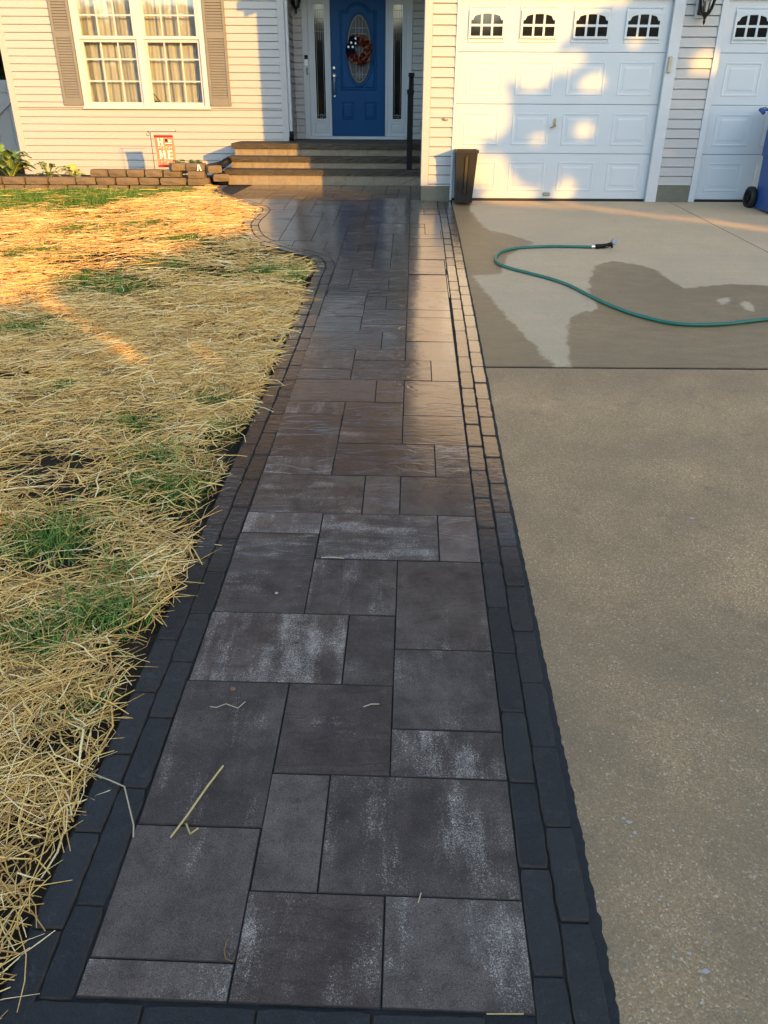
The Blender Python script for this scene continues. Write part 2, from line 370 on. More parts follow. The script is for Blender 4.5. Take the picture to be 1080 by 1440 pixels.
M = dict(
    paver=paver_material(), cobble=cobble_material(), concrete=concrete_material(False), concrete_damp=concrete_material(True),
    paver_edge=simple('sandy_arris', (.046,.037,.030), .9, .1, var=.5, vs_=60),
    sand=simple('joint_sand_dark', (.017,.016,.016), .8, .3, var=.5, vs_=40, bump=(160, .004)),
    soil=simple('soil', (.042,.029,.019), .95, .1, var=.5, vs_=14, bump=(45, .02)),
    earth=simple('turf_ground', (.045,.055,.02), .95, .1, var=.4, vs_=1.5, bump=(20, .02)),
    siding=siding_material('vinyl_siding', (.355,.345,.335)),
    trim=simple('white_trim', (.43,.445,.46), .45, .4, var=.05),
    door_white=simple('garage_door_white', (.42,.45,.475), .42, .45, var=.04, vs_=2),
    shutter=simple('shutter_taupe', (.165,.158,.145), .55, .3, var=.1, vs_=9),
    blue=simple('blue_door_paint', (.002,.050,.150), .45, .14, var=.15, vs_=3),
    glass=glass_material(), dark_glass=simple('dark_glass', (.010,.010,.010), .06, .6, var=0),
    leaded=simple('textured_glass', (.030,.033,.034), .35, .3, var=.5, vs_=30, bump=(60, .006)),
    lead=simple('lead_came', (.16,.16,.16), .5, .4, .3, var=0),
    curtain=curtain_material(), room=simple('dim_room', (.10,.09,.08), .9, .1, var=.1),
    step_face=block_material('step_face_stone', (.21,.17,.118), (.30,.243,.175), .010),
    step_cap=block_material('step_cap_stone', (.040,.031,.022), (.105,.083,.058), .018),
    wall_block=block_material('retaining_block', (.135,.098,.062), (.20,.15,.10), .012),
    foundation=block_material('foundation_concrete', (.125,.118,.088), (.19,.178,.14), .006),
    black_metal=simple('black_metal', (.004,.004,.005), .55, .2, var=0),
    iron=simple('lantern_iron', (.018,.015,.013), .45, .5, .4, var=.2),
    lamp_glass=simple('seeded_lamp_glass', (.42,.40,.36), .15, .6, var=.2, vs_=30),
    chrome=simple('satin_nickel', (.55,.52,.47), .28, .5, 1, var=.05),
    brass=simple('worn_brass', (.32,.24,.14), .4, .5, .8, var=.3, vs_=60),
    bin=simple('brown_plastic', (.0075,.0055,.0045), .5, .3, var=.2, vs_=12),
    cart=simple('blue_plastic', (.018,.060,.20), .4, .45, var=.12, vs_=8),
    rubber=simple('black_rubber', (.008,.008,.008), .6, .4, var=.2),
    hose=simple('green_hose', (.006,.105,.075), .35, .5, var=.25, vs_=7),
    fabric=simple('black_fabric', (.010,.010,.011), .7, .3, var=.3, vs_=20),
    fence=simple('white_vinyl', (.42,.43,.45), .45, .4, var=.05),
    beige=simple('beige_plastic', (.36,.31,.22), .5, .4, var=.1),
    grey=simple('grey_fitting', (.22,.21,.19), .5, .4, var=.1),
    banner=simple('banner_cloth', (.58,.20,.13), .85, .2, var=.25, vs_=55),
    red=simple('red_cloth', (.50,.012,.012), .8, .2, var=.2, vs_=40),
    cream=simple('cream_print', (.78,.70,.60), .85, .2, var=.08, vs_=40),
    navy=simple('navy_cloth', (.012,.016,.045), .8, .2, var=.2, vs_=40),
    white=simple('white_print', (.80,.79,.76), .7, .3, var=.04),
    burlap=simple('burlap', (.30,.17,.085), .9, .2, var=.35, vs_=60),
    dark_red=simple('dark_red_cloth', (.16,.012,.012), .8, .2, var=.3, vs_=40),
    hosta=simple('variegated_leaf', (.30,.36,.11), .5, .3, var=.35, vs_=18),
    hosta_dark=simple('deep_green_leaf', (.12,.19,.05), .5, .3, var=.3, vs_=18),
    hosta_gold=simple('golden_leaf', (.42,.38,.03), .5, .3, var=.2, vs_=18),
    leaf=simple('tree_leaf', (.055,.085,.022), .6, .3, var=.35, vs_=3),
    leaf_autumn=simple('autumn_leaf', (.075,.055,.030), .7, .2, var=.4, vs_=1),
    leaf_gold=simple('yellow_green_leaf', (.20,.22,.02), .6, .3, var=.4, vs_=6),
    bark=simple('bark', (.09,.07,.055), .9, .2, var=.3, vs_=20, bump=(30, .02)),
    straw=straw_material('straw', [(0, (.11,.055,.026)), (.22, (.35,.178,.064)), (.55, (.68,.385,.108)), (.88, (.86,.56,.18)), (1, (.90,.66,.33))]),
    grass=straw_material('grass_blades', [(0, (.022,.060,.008)), (.5, (.075,.165,.016)), (.85, (.17,.28,.03)), (1, (.34,.34,.07))]),
    litter=simple('dead_leaf', (.20,.095,.045), .8, .2, var=.3, vs_=30),
    shingle=simple('roof_shingle', (.060,.046,.038), .9, .2, var=.3, vs_=30),
    spray=simple('grey_blue_metal', (.16,.18,.20), .35, .5, .3, var=.3, vs_=60),
    fleck=simple('pale_fleck', (.36,.32,.27), .7, .3, var=.1),
)

# ================================================================== SETTING
# ground: one sheet to the horizon, just under everything else
def strip_ground():
    ys = [-250, -60, -6, 0, 5, YG, 20, 60, 250]; xs = [-250, -40, -8, 0, 8, 40, 250]
    v = [(x, y, gz(x, y) - .16) for y in ys for x in xs]; n = len(xs)
    f = [(j*n+i, j*n+i+1, (j+1)*n+i+1, (j+1)*n+i) for j in range(len(ys)-1) for i in range(n-1)]
    return tag(mesh_obj('ground', v, f, M['earth']), kind='structure')
strip_ground()

TH = .025                                             # the walk runs 1.4 degrees off square
def uv2w(u, v): return (u*math.cos(TH)+v*math.sin(TH), -u*math.sin(TH)+v*math.cos(TH))

LEFT = [uv2w(-.745, .70), uv2w(-.745, 1.03), uv2w(-.735, 2.0), uv2w(-.722, 3.1), uv2w(-.70, 4.2), uv2w(-.688, 5.3), (-.525, 6.4), (-.515, 6.9), (-.50, 7.28), (-.545, 7.51), (-.63, 7.69), (-.74, 7.80),
        (-.86, 7.90), (-1.06, 8.10), (-1.23, 8.28), (-1.35, 8.54), (-1.44, 8.92), (-1.45, 9.15), (-1.425, 9.46), (-1.42, 9.72), (-1.48, 9.9), (-1.6, 10.07), (-1.81, 10.33), (-2.09, 10.85), (-2.31, 11.42), (-2.38, 11.94), (-2.38, 12.20)]
RIGHT = [uv2w(.322, .70), (.347, 1.02), (.366, 1.7), (.383, 2.36), (.412, 3.53), (.449, 4.74), (.484, 5.91), (.524, 7.44), (.551, 8.41), (.572, 9.36), (.585, 10.26)]
def resample(pts, step=.02):
    P = [Vector((p[0], p[1])) for p in pts]; out = []
    for i in range(len(P)-1):
        p0, p1, p2, p3 = P[max(i-1,0)], P[i], P[i+1], P[min(i+2,len(P)-1)]
        n = max(2, int((p2-p1).length/step))
        for k in range(n):
            t = k/n
            out.append(.5*((2*p1)+(p2-p0)*t+(2*p0-5*p1+4*p2-p3)*t*t+(3*p1-p0-3*p2+p3)*t**3))
    out.append(P[-1]); return out
class Path:
    def __init__(s, pts, side):
        s.p = resample(pts); s.side = side; s.d = [0]
        for a, b in zip(s.p, s.p[1:]): s.d.append(s.d[-1]+(b-a).length)
    def at(s, d, o):
        d = min(max(d, 0), s.d[-1]); i = int(np.searchsorted(s.d, d)) ; i = min(max(i, 1), len(s.p)-1)
        t = (d-s.d[i-1])/max(1e-6, s.d[i]-s.d[i-1]); q = s.p[i-1].lerp(s.p[i], t)
        a, b = s.p[max(i-4,0)], s.p[min(i+3,len(s.p)-1)]; g = (b-a).normalized(); nrm = Vector((g.y, -g.x))*s.side
        q = q + nrm*o; return (q.x, q.y)
PL, PR = Path(LEFT, -1), Path(RIGHT, 1)
BW = .084                                             # width of one row of edging cobbles

def inset(poly, d):
    n = len(poly); out = []
    for i in range(n):
        p0, p1, p2 = Vector(poly[i-1]), Vector(poly[i]), Vector(poly[(i+1)%n])
        e1, e2 = (p1-p0), (p2-p1)
        if e1.length < 1e-6 or e2.length < 1e-6: out.append(p1); continue
        e1.normalize(); e2.normalize(); n1, n2 = Vector((-e1.y, e1.x)), Vector((-e2.y, e2.x))
        k = 1+n1.dot(n2); out.append(p1+(n1+n2)*(d/max(k, .35)))
    return [(q.x, q.y) for q in out]
def area(poly):
    return .5*sum(poly[i-1][0]*poly[i][1]-poly[i][0]*poly[i-1][1] for i in range(len(poly)))
def clean(poly, tol=.004):
    out = []
    for p in poly:
        if not out or math.hypot(p[0]-out[-1][0], p[1]-out[-1][1]) > tol: out.append(p)
    if len(out) > 1 and math.hypot(out[0][0]-out[-1][0], out[0][1]-out[-1][1]) < tol: out.pop()
    return out

# bed of the walk: dark jointing sand, seen in the joints
bl = [PL.at(d, .172) for d in np.linspace(0, PL.d[-1], 150)]; br = [PR.at(d, .172) for d in np.linspace(0, PR.d[-1], 110)]
bed_poly = br + [(.60, 10.345), (.372, 10.345), (.372, 10.52), (.60, 10.53), (.60, 12.31), (-2.45, 12.31)] + bl[::-1]
bb = bmesh.new()
fv = [bb.verts.new((p[0], p[1], 0)) for p in bed_poly]
bed_face = bb.faces.new(fv); bmesh.ops.triangulate(bb, faces=[bed_face])
for yy in (YG-.001, 8.0, 6.0, 4.0, 2.0):
    bmesh.ops.bisect_plane(bb, geom=bb.verts[:]+bb.edges[:]+bb.faces[:], plane_co=(0, yy, 0), plane_no=(0, 1, 0))
for v in bb.verts: v.co.z = gz(v.co.x, v.co.y) - .0085
bmesh.ops.recalc_face_normals(bb, faces=bb.faces[:])
wm = bpy.data.meshes.new('walkway'); bb.to_mesh(wm); bb.free(); wm.materials.append(M['sand'])
walkway = place(bpy.data.objects.new('walkway', wm), None, (0, 0, 0)); tag(walkway, kind='structure')

def stone(name, poly, mat, joint=.003, cham=.004, drop=.0035, top=0.0, deep=.05, tilt=.0015):
    poly = clean(poly)
    if len(poly) < 3: return None
    if area(poly) < 0: poly = poly[::-1]
    if area(poly) < .0025: return None
    p1 = inset(poly, joint); p2 = inset(p1, cham)
    if area(p2) <= .0008: return None
    cx = sum(p[0] for p in p1)/len(p1); cy = sum(p[1] for p in p1)/len(p1)
    ax, ay, h = random.uniform(-tilt, tilt)/.2, random.uniform(-tilt, tilt)/.2, top+random.uniform(-.0012, .0012)
    z = lambda p, dz: gz(*p)+h+ax*(p[0]-cx)+ay*(p[1]-cy)+dz
    n = len(p1)
    vs_ = [(p[0], p[1], z(p, -deep)) for p in p1]+[(p[0], p[1], z(p, -drop)) for p in p1]+[(p[0], p[1], z(p, -drop*.28)) for p in [((a[0]*.35+b[0]*.65), (a[1]*.35+b[1]*.65)) for a, b in zip(p1, p2)]]+[(p[0], p[1], z(p, 0)) for p in p2]
    fs = []
    for k in range(3):
        for i in range(n): fs.append((k*n+i, k*n+(i+1)%n, (k+1)*n+(i+1)%n, (k+1)*n+i))
    fs.append(tuple(range(3*n, 4*n)))
    o = mesh_obj(name, vs_, fs, mat, walkway, (cx, cy, gz(cx, cy)))
    o.data.materials.append(M['paver_edge'])          # unsealed, sandy arrises
    o.data.polygons.foreach_set('material_index', [1]*(3*n)+[0]); return o

# paving slabs, on a grid of columns (about 176 mm) and measured courses
def U(i, v): return -.032+.0037*(v-1) + i*(.1775-.0018*(v-1))
VROW = [1.028, 1.1165, 1.298, 1.4825, 1.667, 1.851, 2.037, 2.221, 2.402, 2.58, 2.755, 2.937, 3.107, 3.285, 3.457, 3.645, 3.80, 3.993, 4.152, 4.326, 4.49, 4.655, 4.833, 4.99, 5.18, 5.352, 5.535, 5.70, 5.87, 6.05, 6.21, 6.38, 6.54, 6.70, 6.86, 7.02]
SL = [(-4,-2,0,1),(-2,0,0,2),(0,2,0,2),(-4,-2,1,3),(-2,-1,2,4),(-4,-2,3,6),(-2,0,4,6),(-1,2,2,4),(0,2,4,5),(0,2,5,7),(-4,-1,6,8),(-1,0,6,8),(0,2,7,10),(-2,0,8,10),(-4,-2,8,11),
      (-4,-2,11,12),(-2,1,10,12),(1,2,10,12),(-4,-1,12,14),(-1,0,12,14),(0,2,12,14),(-4,-2,15,18),(-4,-2,14,15),(-2,1,14,16),(1,2,14,16),(0,2,16,18),(-2,0,17,19),(-2,0,16,17),(0,2,18,21),
      (-2,1,21,23),(1,2,21,23),(-4,-1,19,21),(-1,0,19,21),(-4,-2,18,19),(-4,-2,22,24),(-4,-2,21,22),(-2,0,23,24),(-4,-1,24,26),(-1,0,24,26),(-4,-2,28,31),(-4,-2,26,28),(-2,-1,29,31),(-1,0,29,31),(-2,0,27,29),(-2,0,26,27),
      (0,2,32,35),(0,2,31,32),(0,2,29,31),(0,2,28,29),(0,2,25,28),(0,2,23,25)]
def slab_poly(u0, u1, v0, v1): return [uv2w(u0, v0), uv2w(u1, v0), uv2w(u1, v1), uv2w(u0, v1)]
BLOOM = dict(zip('ABCDEFGHIJKLMNOPQRSTUVWXYZ', [.62,.55,.55,.25,.15,.42,.30,.58,.75,.45,.95,.30,.38,.60,.55,.85,.85,.40,.72,.15,.25,.10,.65,.30,.75,.25]))
for si, (c0, c1, r0, r1) in enumerate(SL):
    v0, v1 = VROW[r0], VROW[r1]; vm = (v0+v1)/2
    ul = U(c0, vm) if c0 > -4 else min(U(c0, vm), -.70) if vm < 4 else U(c0, vm)
    o = stone('paver', slab_poly(U(c0, vm), U(c1, vm), v0, v1), M['paver'], .0014, .0020, .002)
    bl_ = BLOOM.get('ABCDEFGHIJKLMNOPQRSTUVWXYZ'[si], .4) if si < 26 else rng.uniform(.15, .8)
    o.color = (bl_, 0, 0, 1)                           # how chalky this slab is
# beyond the measured part: same slabs laid on by grid, cut to the walk's outline
def clip_to_rect(sub, clipper):
    out = [tuple(p) for p in sub]; n = len(clipper)
    for i in range(n):
        a, b = clipper[i], clipper[(i+1)%n]; inp = out; out = []
        ins = lambda p: (b[0]-a[0])*(p[1]-a[1])-(b[1]-a[1])*(p[0]-a[0]) >= -1e-9
        for j in range(len(inp)):
            p, q = inp[j-1], inp[j]
            if ins(q):
                if not ins(p): out.append(isect(p, q, a, b))
                out.append(q)
            elif ins(p): out.append(isect(p, q, a, b))
        if not out: return []
    return out
def isect(p, q, a, b):
    d1 = (b[0]-a[0])*(p[1]-a[1])-(b[1]-a[1])*(p[0]-a[0]); d2 = (b[0]-a[0])*(q[1]-a[1])-(b[1]-a[1])*(q[0]-a[0]); t = d1/(d1-d2)
    return (p[0]+(q[0]-p[0])*t, p[1]+(q[1]-p[1])*t)
region = [(PR.at(d, 0)) for d in np.linspace(0, PR.d[-1], 40)] + [(.585, 10.335), (.372, 10.335), (.372, 10.52), (.60, 10.53), (.60, 12.315), (-2.36, 12.315)] + [PL.at(d, 0) for d in np.linspace(PL.d[-1], 0, 170)]
occ = set()
for c in (0, 1):
    for r in range(4): occ.add((c, r))
rnd = random.Random(5); RM = .166; V0 = 6.38
sizes = [(2,2),(2,2),(1,2),(2,1),(3,2),(2,3),(3,3),(1,1)]
for r in range(0, 38):
    for c in range(-14, 4):
        if (c, r) in occ: continue
        opts = sizes[:]; rnd.shuffle(opts)
        for w, h in opts+[(1,1)]:
            cells = [(c+i, r+j) for i in range(w) for j in range(h)]
            if any(k in occ for k in cells): continue
            if c < 0 and c+w > 0: continue
            break
        occ.update(cells)
        a, b = U(c, 7.0), U(c+w, 7.0)
        q = slab_poly(a, b, V0+r*RM, V0+(r+h)*RM)
        o = stone('paver', clip_to_rect(region, q), M['paver'], .0014, .0020, .002)
        if o: o.color = (rng.uniform(.1, .75), 0, 0, 1)

# edging cobbles: two rows along each side, two across the foot
def edging(path, row, joints, d_end):
    o0 = .001+row*BW; o1 = o0+BW-.001
    for d0, d1 in zip(joints, joints[1:]):
        if d0 > d_end: break
        g = .0015; a, b = d0+g, d1-g; k = 9
        ds = [a+(b-a)*i/k for i in range(k+1)]
        j = lambda: random.uniform(-.0021, .0021)
        lo = [path.at(d, o0+j()+(.004 if i in (0, k) else 0)) for i, d in enumerate(ds)]
        hi = [path.at(d, o1+j()-(.004 if i in (0, k) else 0)) for i, d in enumerate(ds)]
        c1, c2 = path.at(ds[0]-.001, (o0+o1)/2), path.at(ds[-1]+.001, (o0+o1)/2)
        stone('edging_cobble', lo+[c2]+hi[::-1]+[c1], M['cobble'], .0014, .0042, .005, top=.001, tilt=.004)
d_of_v = lambda v: v - .70
jin = [d_of_v(v) for v in (.85, 1.114, 1.387, 1.663, 1.937, 2.217, 2.47, 2.752, 3.015, 3.273, 3.532)]
jout = [d_of_v(v) for v in (.98, 1.247, 1.517, 1.797, 2.072, 2.336, 2.606, 2.878, 3.145, 3.408, 3.669)]
def extend(j, end):
    j = list(j)
    while j[-1] < end: j.append(j[-1]+random.uniform(.235, .275))
    j[-1] = min(j[-1], end+.05); return j
edging(PR, 0, extend(jin, PR.d[-1]-.02), PR.d[-1])
edging(PR, 1, extend(jout, PR.d[-1]-.02), PR.d[-1])
jl0 = [d_of_v(v) for v in (1.02, 1.245, 1.60, 1.87, 2.13, 2.39)]; jl1 = [d_of_v(v) for v in (.92, 1.18, 1.45, 1.72, 1.98, 2.24)]
edging(PL, 0, extend(jl0, PL.d[-1]-.02), PL.d[-1])
edging(PL, 1, extend(jl1, PL.d[-1]-.02), PL.d[-1])
foot = Path([uv2w(-.84, 1.022), uv2w(.33, 1.022)], 1)
for row in (0, 1): edging(foot, row, [-.0+row*.12+k*.262 for k in range(5)], foot.d[-1]-.08)

# driveway: concrete bays with open control joints
def xl(y): # outer edge of the right edging
    best = PR.at(max(0, (y-.70)*1.0004), .178); return best[0] if y < 10.2 else .775
def xd(y): return 3.51+(10.16-y)*.0906
def dry_sdf(X, Y):
    def sd(poly):
        P = np.array(poly); d = np.full(X.shape, 1e9); ins = np.zeros(X.shape, bool)
        for i in range(len(P)):
            a, b = P[i-1], P[i]; e = b-a; w0, w1 = X-a[0], Y-a[1]
            t = np.clip((w0*e[0]+w1*e[1])/(e@e+1e-12), 0, 1); d = np.minimum(d, np.hypot(w0-e[0]*t, w1-e[1]*t))
            c = ((a[1] > Y) != (b[1] > Y)) & (X < (b[0]-a[0])*(Y-a[1])/(b[1]-a[1]+1e-12)+a[0]); ins ^= c
        return np.where(ins, d, -d)
    z = lambda q: [ground(640+x/2.4545, 270+y/2.4545) for x, y in q]
    dry = z([(60,285),(105,345),(180,430),(250,505),(330,585),(352,612),(392,612),(396,540),(385,470),(400,432),(450,412),(495,400),(470,345),(465,310),(480,256),(540,236),(620,246),(700,270),(740,302),(790,332),(880,322),(950,316),(1080,322),(1400,340),(1500,30),(60,28),(50,60),(100,125),(200,150),(270,172),(240,190),(180,215),(158,283)])
    s = sd(dry)
    for q in ([(905,370),(945,362),(940,385),(915,388)], [(990,378),(1010,376),(1042,412),(1030,416),(1000,400)]): s = np.maximum(s, sd(z(q)))
    return -s
def bay(y0, y1, fl, fr, nx, ny, mat, wet):
    ys = np.linspace(y0, y1, ny); t = np.linspace(0, 1, nx)
    XL = np.array([fl(y) for y in ys])[:, None]; XR = np.array([fr(y) for y in ys])[:, None]
    X = XL+(XR-XL)*t[None, :]; Y = np.repeat(ys[:, None], nx, 1); Z = gz_np(Y)-.004
    # rounded arris at the joints
    V = np.stack([X, Y, Z], -1).reshape(-1, 3)
    idx = np.arange(nx*ny).reshape(ny, nx)
    F = np.stack([idx[:-1,:-1], idx[:-1,1:], idx[1:,1:], idx[1:,:-1]], -1).reshape(-1, 4)
    edge = np.concatenate([idx[0, :], idx[1:, -1], idx[-1, -2::-1], idx[-2:0:-1, 0]])
    V2 = V[edge].copy(); V2[:, 2] -= .05; k = len(V); m = len(edge)
    S = [(int(edge[i]), int(k+i), int(k+(i+1)%m), int(edge[(i+1)%m])) for i in range(m)]
    o = mesh_obj('concrete_bay', np.vstack([V, V2]).tolist(), F.tolist()+S, mat, driveway, (0, 0, 0))
    if wet:
        d = np.concatenate([dry_sdf(X, Y).ravel(), np.zeros(m)]).astype(np.float32)
        at = o.data.attributes.new('damp', 'FLOAT', 'POINT'); at.data.foreach_set('value', d)
    return o
dv = [(x, y, gz(x, y)-.045) for y in (-6, 0, 5, YG-.001, YG+.3) for x in (.3, 9.5)]
driveway = tag(mesh_obj('driveway', dv, [(2*i, 2*i+1, 2*i+3, 2*i+2) for i in range(4)], M['sand']), kind='structure')
bay(-6.0, .90, lambda y: xl(1.0), lambda y: 9.0, 2, 12, M['concrete'], False)
bay(.905, 4.880, xl, lambda y: 9.0, 2, 80, M['concrete'], False)
bay(4.916, YG+.02, xl, lambda y: xd(y)-.007, 110, 190, M['concrete_damp'], True)
bay(4.916, YG+.02, lambda y: xd(y)+.007, lambda y: 9.0, 40, 60, M['concrete_damp'], True)
jq = [(xl(4.9)-.01, 4.876), (9.0, 4.876), (9.0, 4.920), (xl(4.9)-.01, 4.920)]
mesh_obj('joint_filler', [(p[0], p[1], gz(*p)-.010) for p in jq], [(0, 1, 2, 3)], M['sand'], driveway, (2, 4.9, gz(0, 4.9)))
jq = [(xd(4.925)-.012, 4.925), (xd(4.925)+.012, 4.925), (xd(YG)+.012, YG-.03), (xd(YG)-.012, YG-.03)]
mesh_obj('joint_filler', [(p[0], p[1], gz(*p)-.010) for p in jq], [(0, 1, 2, 3)], M['sand'], driveway, (3.6, 8, gz(0, 8)))
# jointing sand smeared past the edging on to the concrete
js = B(); ds = np.linspace(.25, 9.4, 700)
wob = lambda d: .004+.012*max(0, 1-d/2.6)+.004*float(vnoise(d, 1, 9))+(.006*max(0, 1-d/2.2)+.002)*float(vnoise(d, 4, 120))+.003*float(vnoise(d, 2, 50))
a = [PR.at(d, .160) for d in ds]; b = [PR.at(d, .170+wob(d)) for d in ds]
js.add([(p[0], p[1], gz(*p)-.0022) for p in a]+[(p[0], p[1], gz(*p)-.0034) for p in b], [(i, len(ds)+i, len(ds)+i+1, i+1) for i in range(len(ds)-1)])
js.obj('joint_sand', M['sand'], walkway)
for px, py, r in ((973, 728, .016), (885, 1155, .010), (893, 1170, .008), (877, 1150, .007), (993, 1365, .011), (970, 1340, .007), (780, 690, .006), (1010, 705, .008), (930, 1260, .006), (1015, 985, .007), (1022, 423, .03)):
    c = ground(px, py); n = 9; r *= .7; q = [(c[0]+r*1.3*math.cos(2*PI*k/n)*random.uniform(.6, 1.1), c[1]+r*math.sin(2*PI*k/n)*random.uniform(.6, 1.1)) for k in range(n)]
    mesh_obj('pale_fleck', [(p[0], p[1], gz(*p)-.0025) for p in q], [tuple(range(n))], M['fleck'], driveway, (c[0], c[1], gz(*c)))

# lawn: bare soil under scattered straw and seedling grass
def lawn_z(x, y):
    return gz_np(y) - .05 - .02*np.clip(-x-2.2, 0, 4) + .035*(vnoise(x, y, 1.3)-.5) + .02*(vnoise(x, y, 5, 3)-.5)
d_all = np.linspace(0, PL.d[-1], 240); lo = np.array([PL.at(d, .175) for d in d_all])
_o = np.argsort(lo[:, 1])
def border_x(y):                                  # the edge of the lawn along the walk (leftmost where it curls)
    return np.interp(y, np.sort(lo[:, 1]), np.minimum.accumulate(lo[_o, 0][::1]) if False else lo[_o, 0])
ny, nx = 230, 120
ys = np.linspace(-1.5, 12.2, ny); tx = np.linspace(0, 1, nx)**1.6
Y = np.repeat(ys[:, None], nx, 1); XR = border_x(ys)[:, None]; X = XR+.03 - tx[None, :]*(9.5)
Z = lawn_z(X, Y); Z = Z - .02*(tx[None, :] < .012)
idx = np.arange(nx*ny).reshape(ny, nx)
F = np.stack([idx[:-1,1:], idx[:-1,:-1], idx[1:,:-1], idx[1:,1:]], -1).reshape(-1, 4)
lawn = tag(mesh_obj('lawn', np.stack([X, Y, Z], -1).reshape(-1, 3).tolist(), F.tolist(), M['soil'], smooth=True), kind='structure')

# ================================================================== HOUSE
HX0, HX1 = -6.05, -1.635
house = thing('house', 'pale vinyl sided house with blue front door, shuttered window and white garage doors', 'house', (0, 12.5, 0))
SID = .1045
def board_section(x0, x1, y, z0, z1, phase, axis='x', nrm=-1):
    """one object per siding course; mesh shared along the section"""
    proto = None; k = math.ceil((z0-phase)/SID-1e-6)
    zz = [z0]+[phase+i*SID for i in range(k, 1000) if z0+.02 < phase+i*SID < z1]
    for i, z in enumerate(zz):
        h = (zz[i+1] if i+1 < len(zz) else min(z+SID, z1))-z
        if proto is not None and abs(h-SID) < 1e-4:
            share(proto, house, (proto_loc[0], proto_loc[1], z)); continue
        b = B(); pr = [(.018, z), (.016, z+.012), (.008, z+h-.011), (-.010, z+h-.010), (-.010, z+h+.004), (-.014, z+h+.004), (-.014, z)]
        if axis == 'x': b.rprism([(y+nrm*d, zz_) for d, zz_ in pr], x0, x1); loc = ((x0+x1)/2, y, z)
        else:
            n = len(pr); s_ = [(y+nrm*d, q) for d, q in pr]
            b.add([(p[0], x0, p[1]) for p in s_]+[(p[0], x1, p[1]) for p in s_], [tuple(range(n)), tuple(range(2*n-1, n-1, -1))]+[(i2, (i2+1)%n, n+(i2+1)%n, n+i2) for i2 in range(n)]); loc = (y, (x0+x1)/2, z)
        o = b.obj('siding_board', M['siding'], house, loc)
        if abs(h-SID) < 1e-4: proto = o; proto_loc = loc
def upper_siding(x0, x1, y, z0, z1, clipf=None):
    b = B(); z = z0
    while z < z1:
        a0, a1 = (x0, x1) if clipf is None else clipf(z+SID*.5, x0, x1)
        if a1-a0 > .05: b.rprism([(y-.018, z), (y-.008, z+SID-.008), (y+.006, z+SID-.006), (y+.006, z+SID+.003), (y+.01, z+SID+.003), (y+.01, z)], a0, a1)
        z += SID
    return tag(b.obj('upper_siding', M['siding'], house), kind='stuff')

# --- main wall
WZ = 2.62
WX0, WX1, WZ0 = -4.83, -2.925, 1.035                   # window
board_section(HX0+.10, HX1-.10, YL, .138, WZ0-.035, .5562)
zt = .5562+5*SID
board_section(HX0+.10, WX0-.05, YL, WZ0-.035, 3.0, .5562)
board_section(WX1+.05, HX1-.10, YL, WZ0-.035, 3.0, .5562)
upper_siding(HX0+.1, HX1-.1, YL, 3.0, 3.1)
bx = B(); bx.box(HX0, HX0+.105, YL-.02, YL+.1, .12, 3.1, .004); bx.obj('corner_board', M['siding'], house)
bx = B(); bx.box(HX1-.105, HX1, YL-.02, YL+.085, .50, 3.1, .004); bx.obj('corner_board', M['siding'], house)
bx = B(); bx.box(HX0, WX0-.04, YL+.016, YL+.2, .0, 3.2); bx.box(WX1+.04, HX1-.01, YL+.016, YL+.2, .0, 3.2); bx.box(WX0-.04, WX1+.04, YL+.016, YL+.2, 0, WZ0-.01); bx.box(WX0-.04, WX1+.04, YL+.016, YL+.2, 2.75, 3.2)
bx.box(HX0, HX0+.15, YL+.2, YL+9, 0, 3.2); bx.box(HX1-.2, HX1-.013, YL+.2, YD+.2, 0, 3.2)
bx.obj('wall_core', M['siding'], house)
bx = B(); bx.box(HX0+.03, HX1-.03, YL-.004, YL+.015, -.15, .136); bx.obj('sill_board', M['siding'], house)
# --- window: twin double-hung unit with grilles, curtains behind
win = bpy.data.objects.new('window', None); place(win, house, (WX0, YL, WZ0))
xm0, xm1 = -3.925, -3.812; WT = 2.74
b = B(); y0, y1 = YL-.028, YL+.08
b.box(WX0-.052, WX0+.03, y0, y1, WZ0-.06, WT, .004); b.box(WX1-.03, WX1+.052, y0, y1, WZ0-.06, WT, .004)
b.box(WX0+.031, WX1-.031, y0, y1, WZ0-.06, WZ0-.002, .004); b.box(xm0, xm1, y0+.004, y1, WZ0-.001, WT-.001, .004); b.box(WX0+.031, WX1-.031, y0, y1, WT-.06, WT, .003)
b.obj('window_frame', M['trim'], win)
b = B(); b.box(WX0-.07, WX1+.07, YL-.045, YL-.029, WZ0-.058, WZ0-.03, .004); b.obj('sill', M['trim'], win)
RAIL = 1.955
for x0, x1 in ((WX0+.031, xm0-.001), (xm1+.001, WX1-.031)):
    for z0, z1, dy, gz_ in ((WZ0-.001, RAIL+.022, .03, (1.368, 1.667)), (RAIL-.022, WT-.062, .004, (2.245,))):
        f = .038; yy = YL-.02+dy
        if dy > .02: z1 = RAIL-.024
        b = B(); b.ring(rect(x0, x1, z0, z1), rect(x0+f, x1-f, z0+f+.004, z1-f), yy, yy+.03); b.obj('sash', M['trim'], win)
        b = B(); gx = [x0+f+(x1-x0-2*f)*k/3 for k in (1, 2)]
        for g in gx: b.box(g-.009, g+.009, yy+.010, yy+.0235, z0+f, z1-f)
        for g in gz_: b.box(x0+f, x1-f, yy+.0095, yy+.024, g-.009, g+.009)
        b.obj('muntin', M['trim'], win)
        b = B(); b.box(x0+f-.005, x1-f+.005, yy+.025, yy+.028, z0+f-.003, z1-f+.003); b.obj('pane', M['glass'], win)
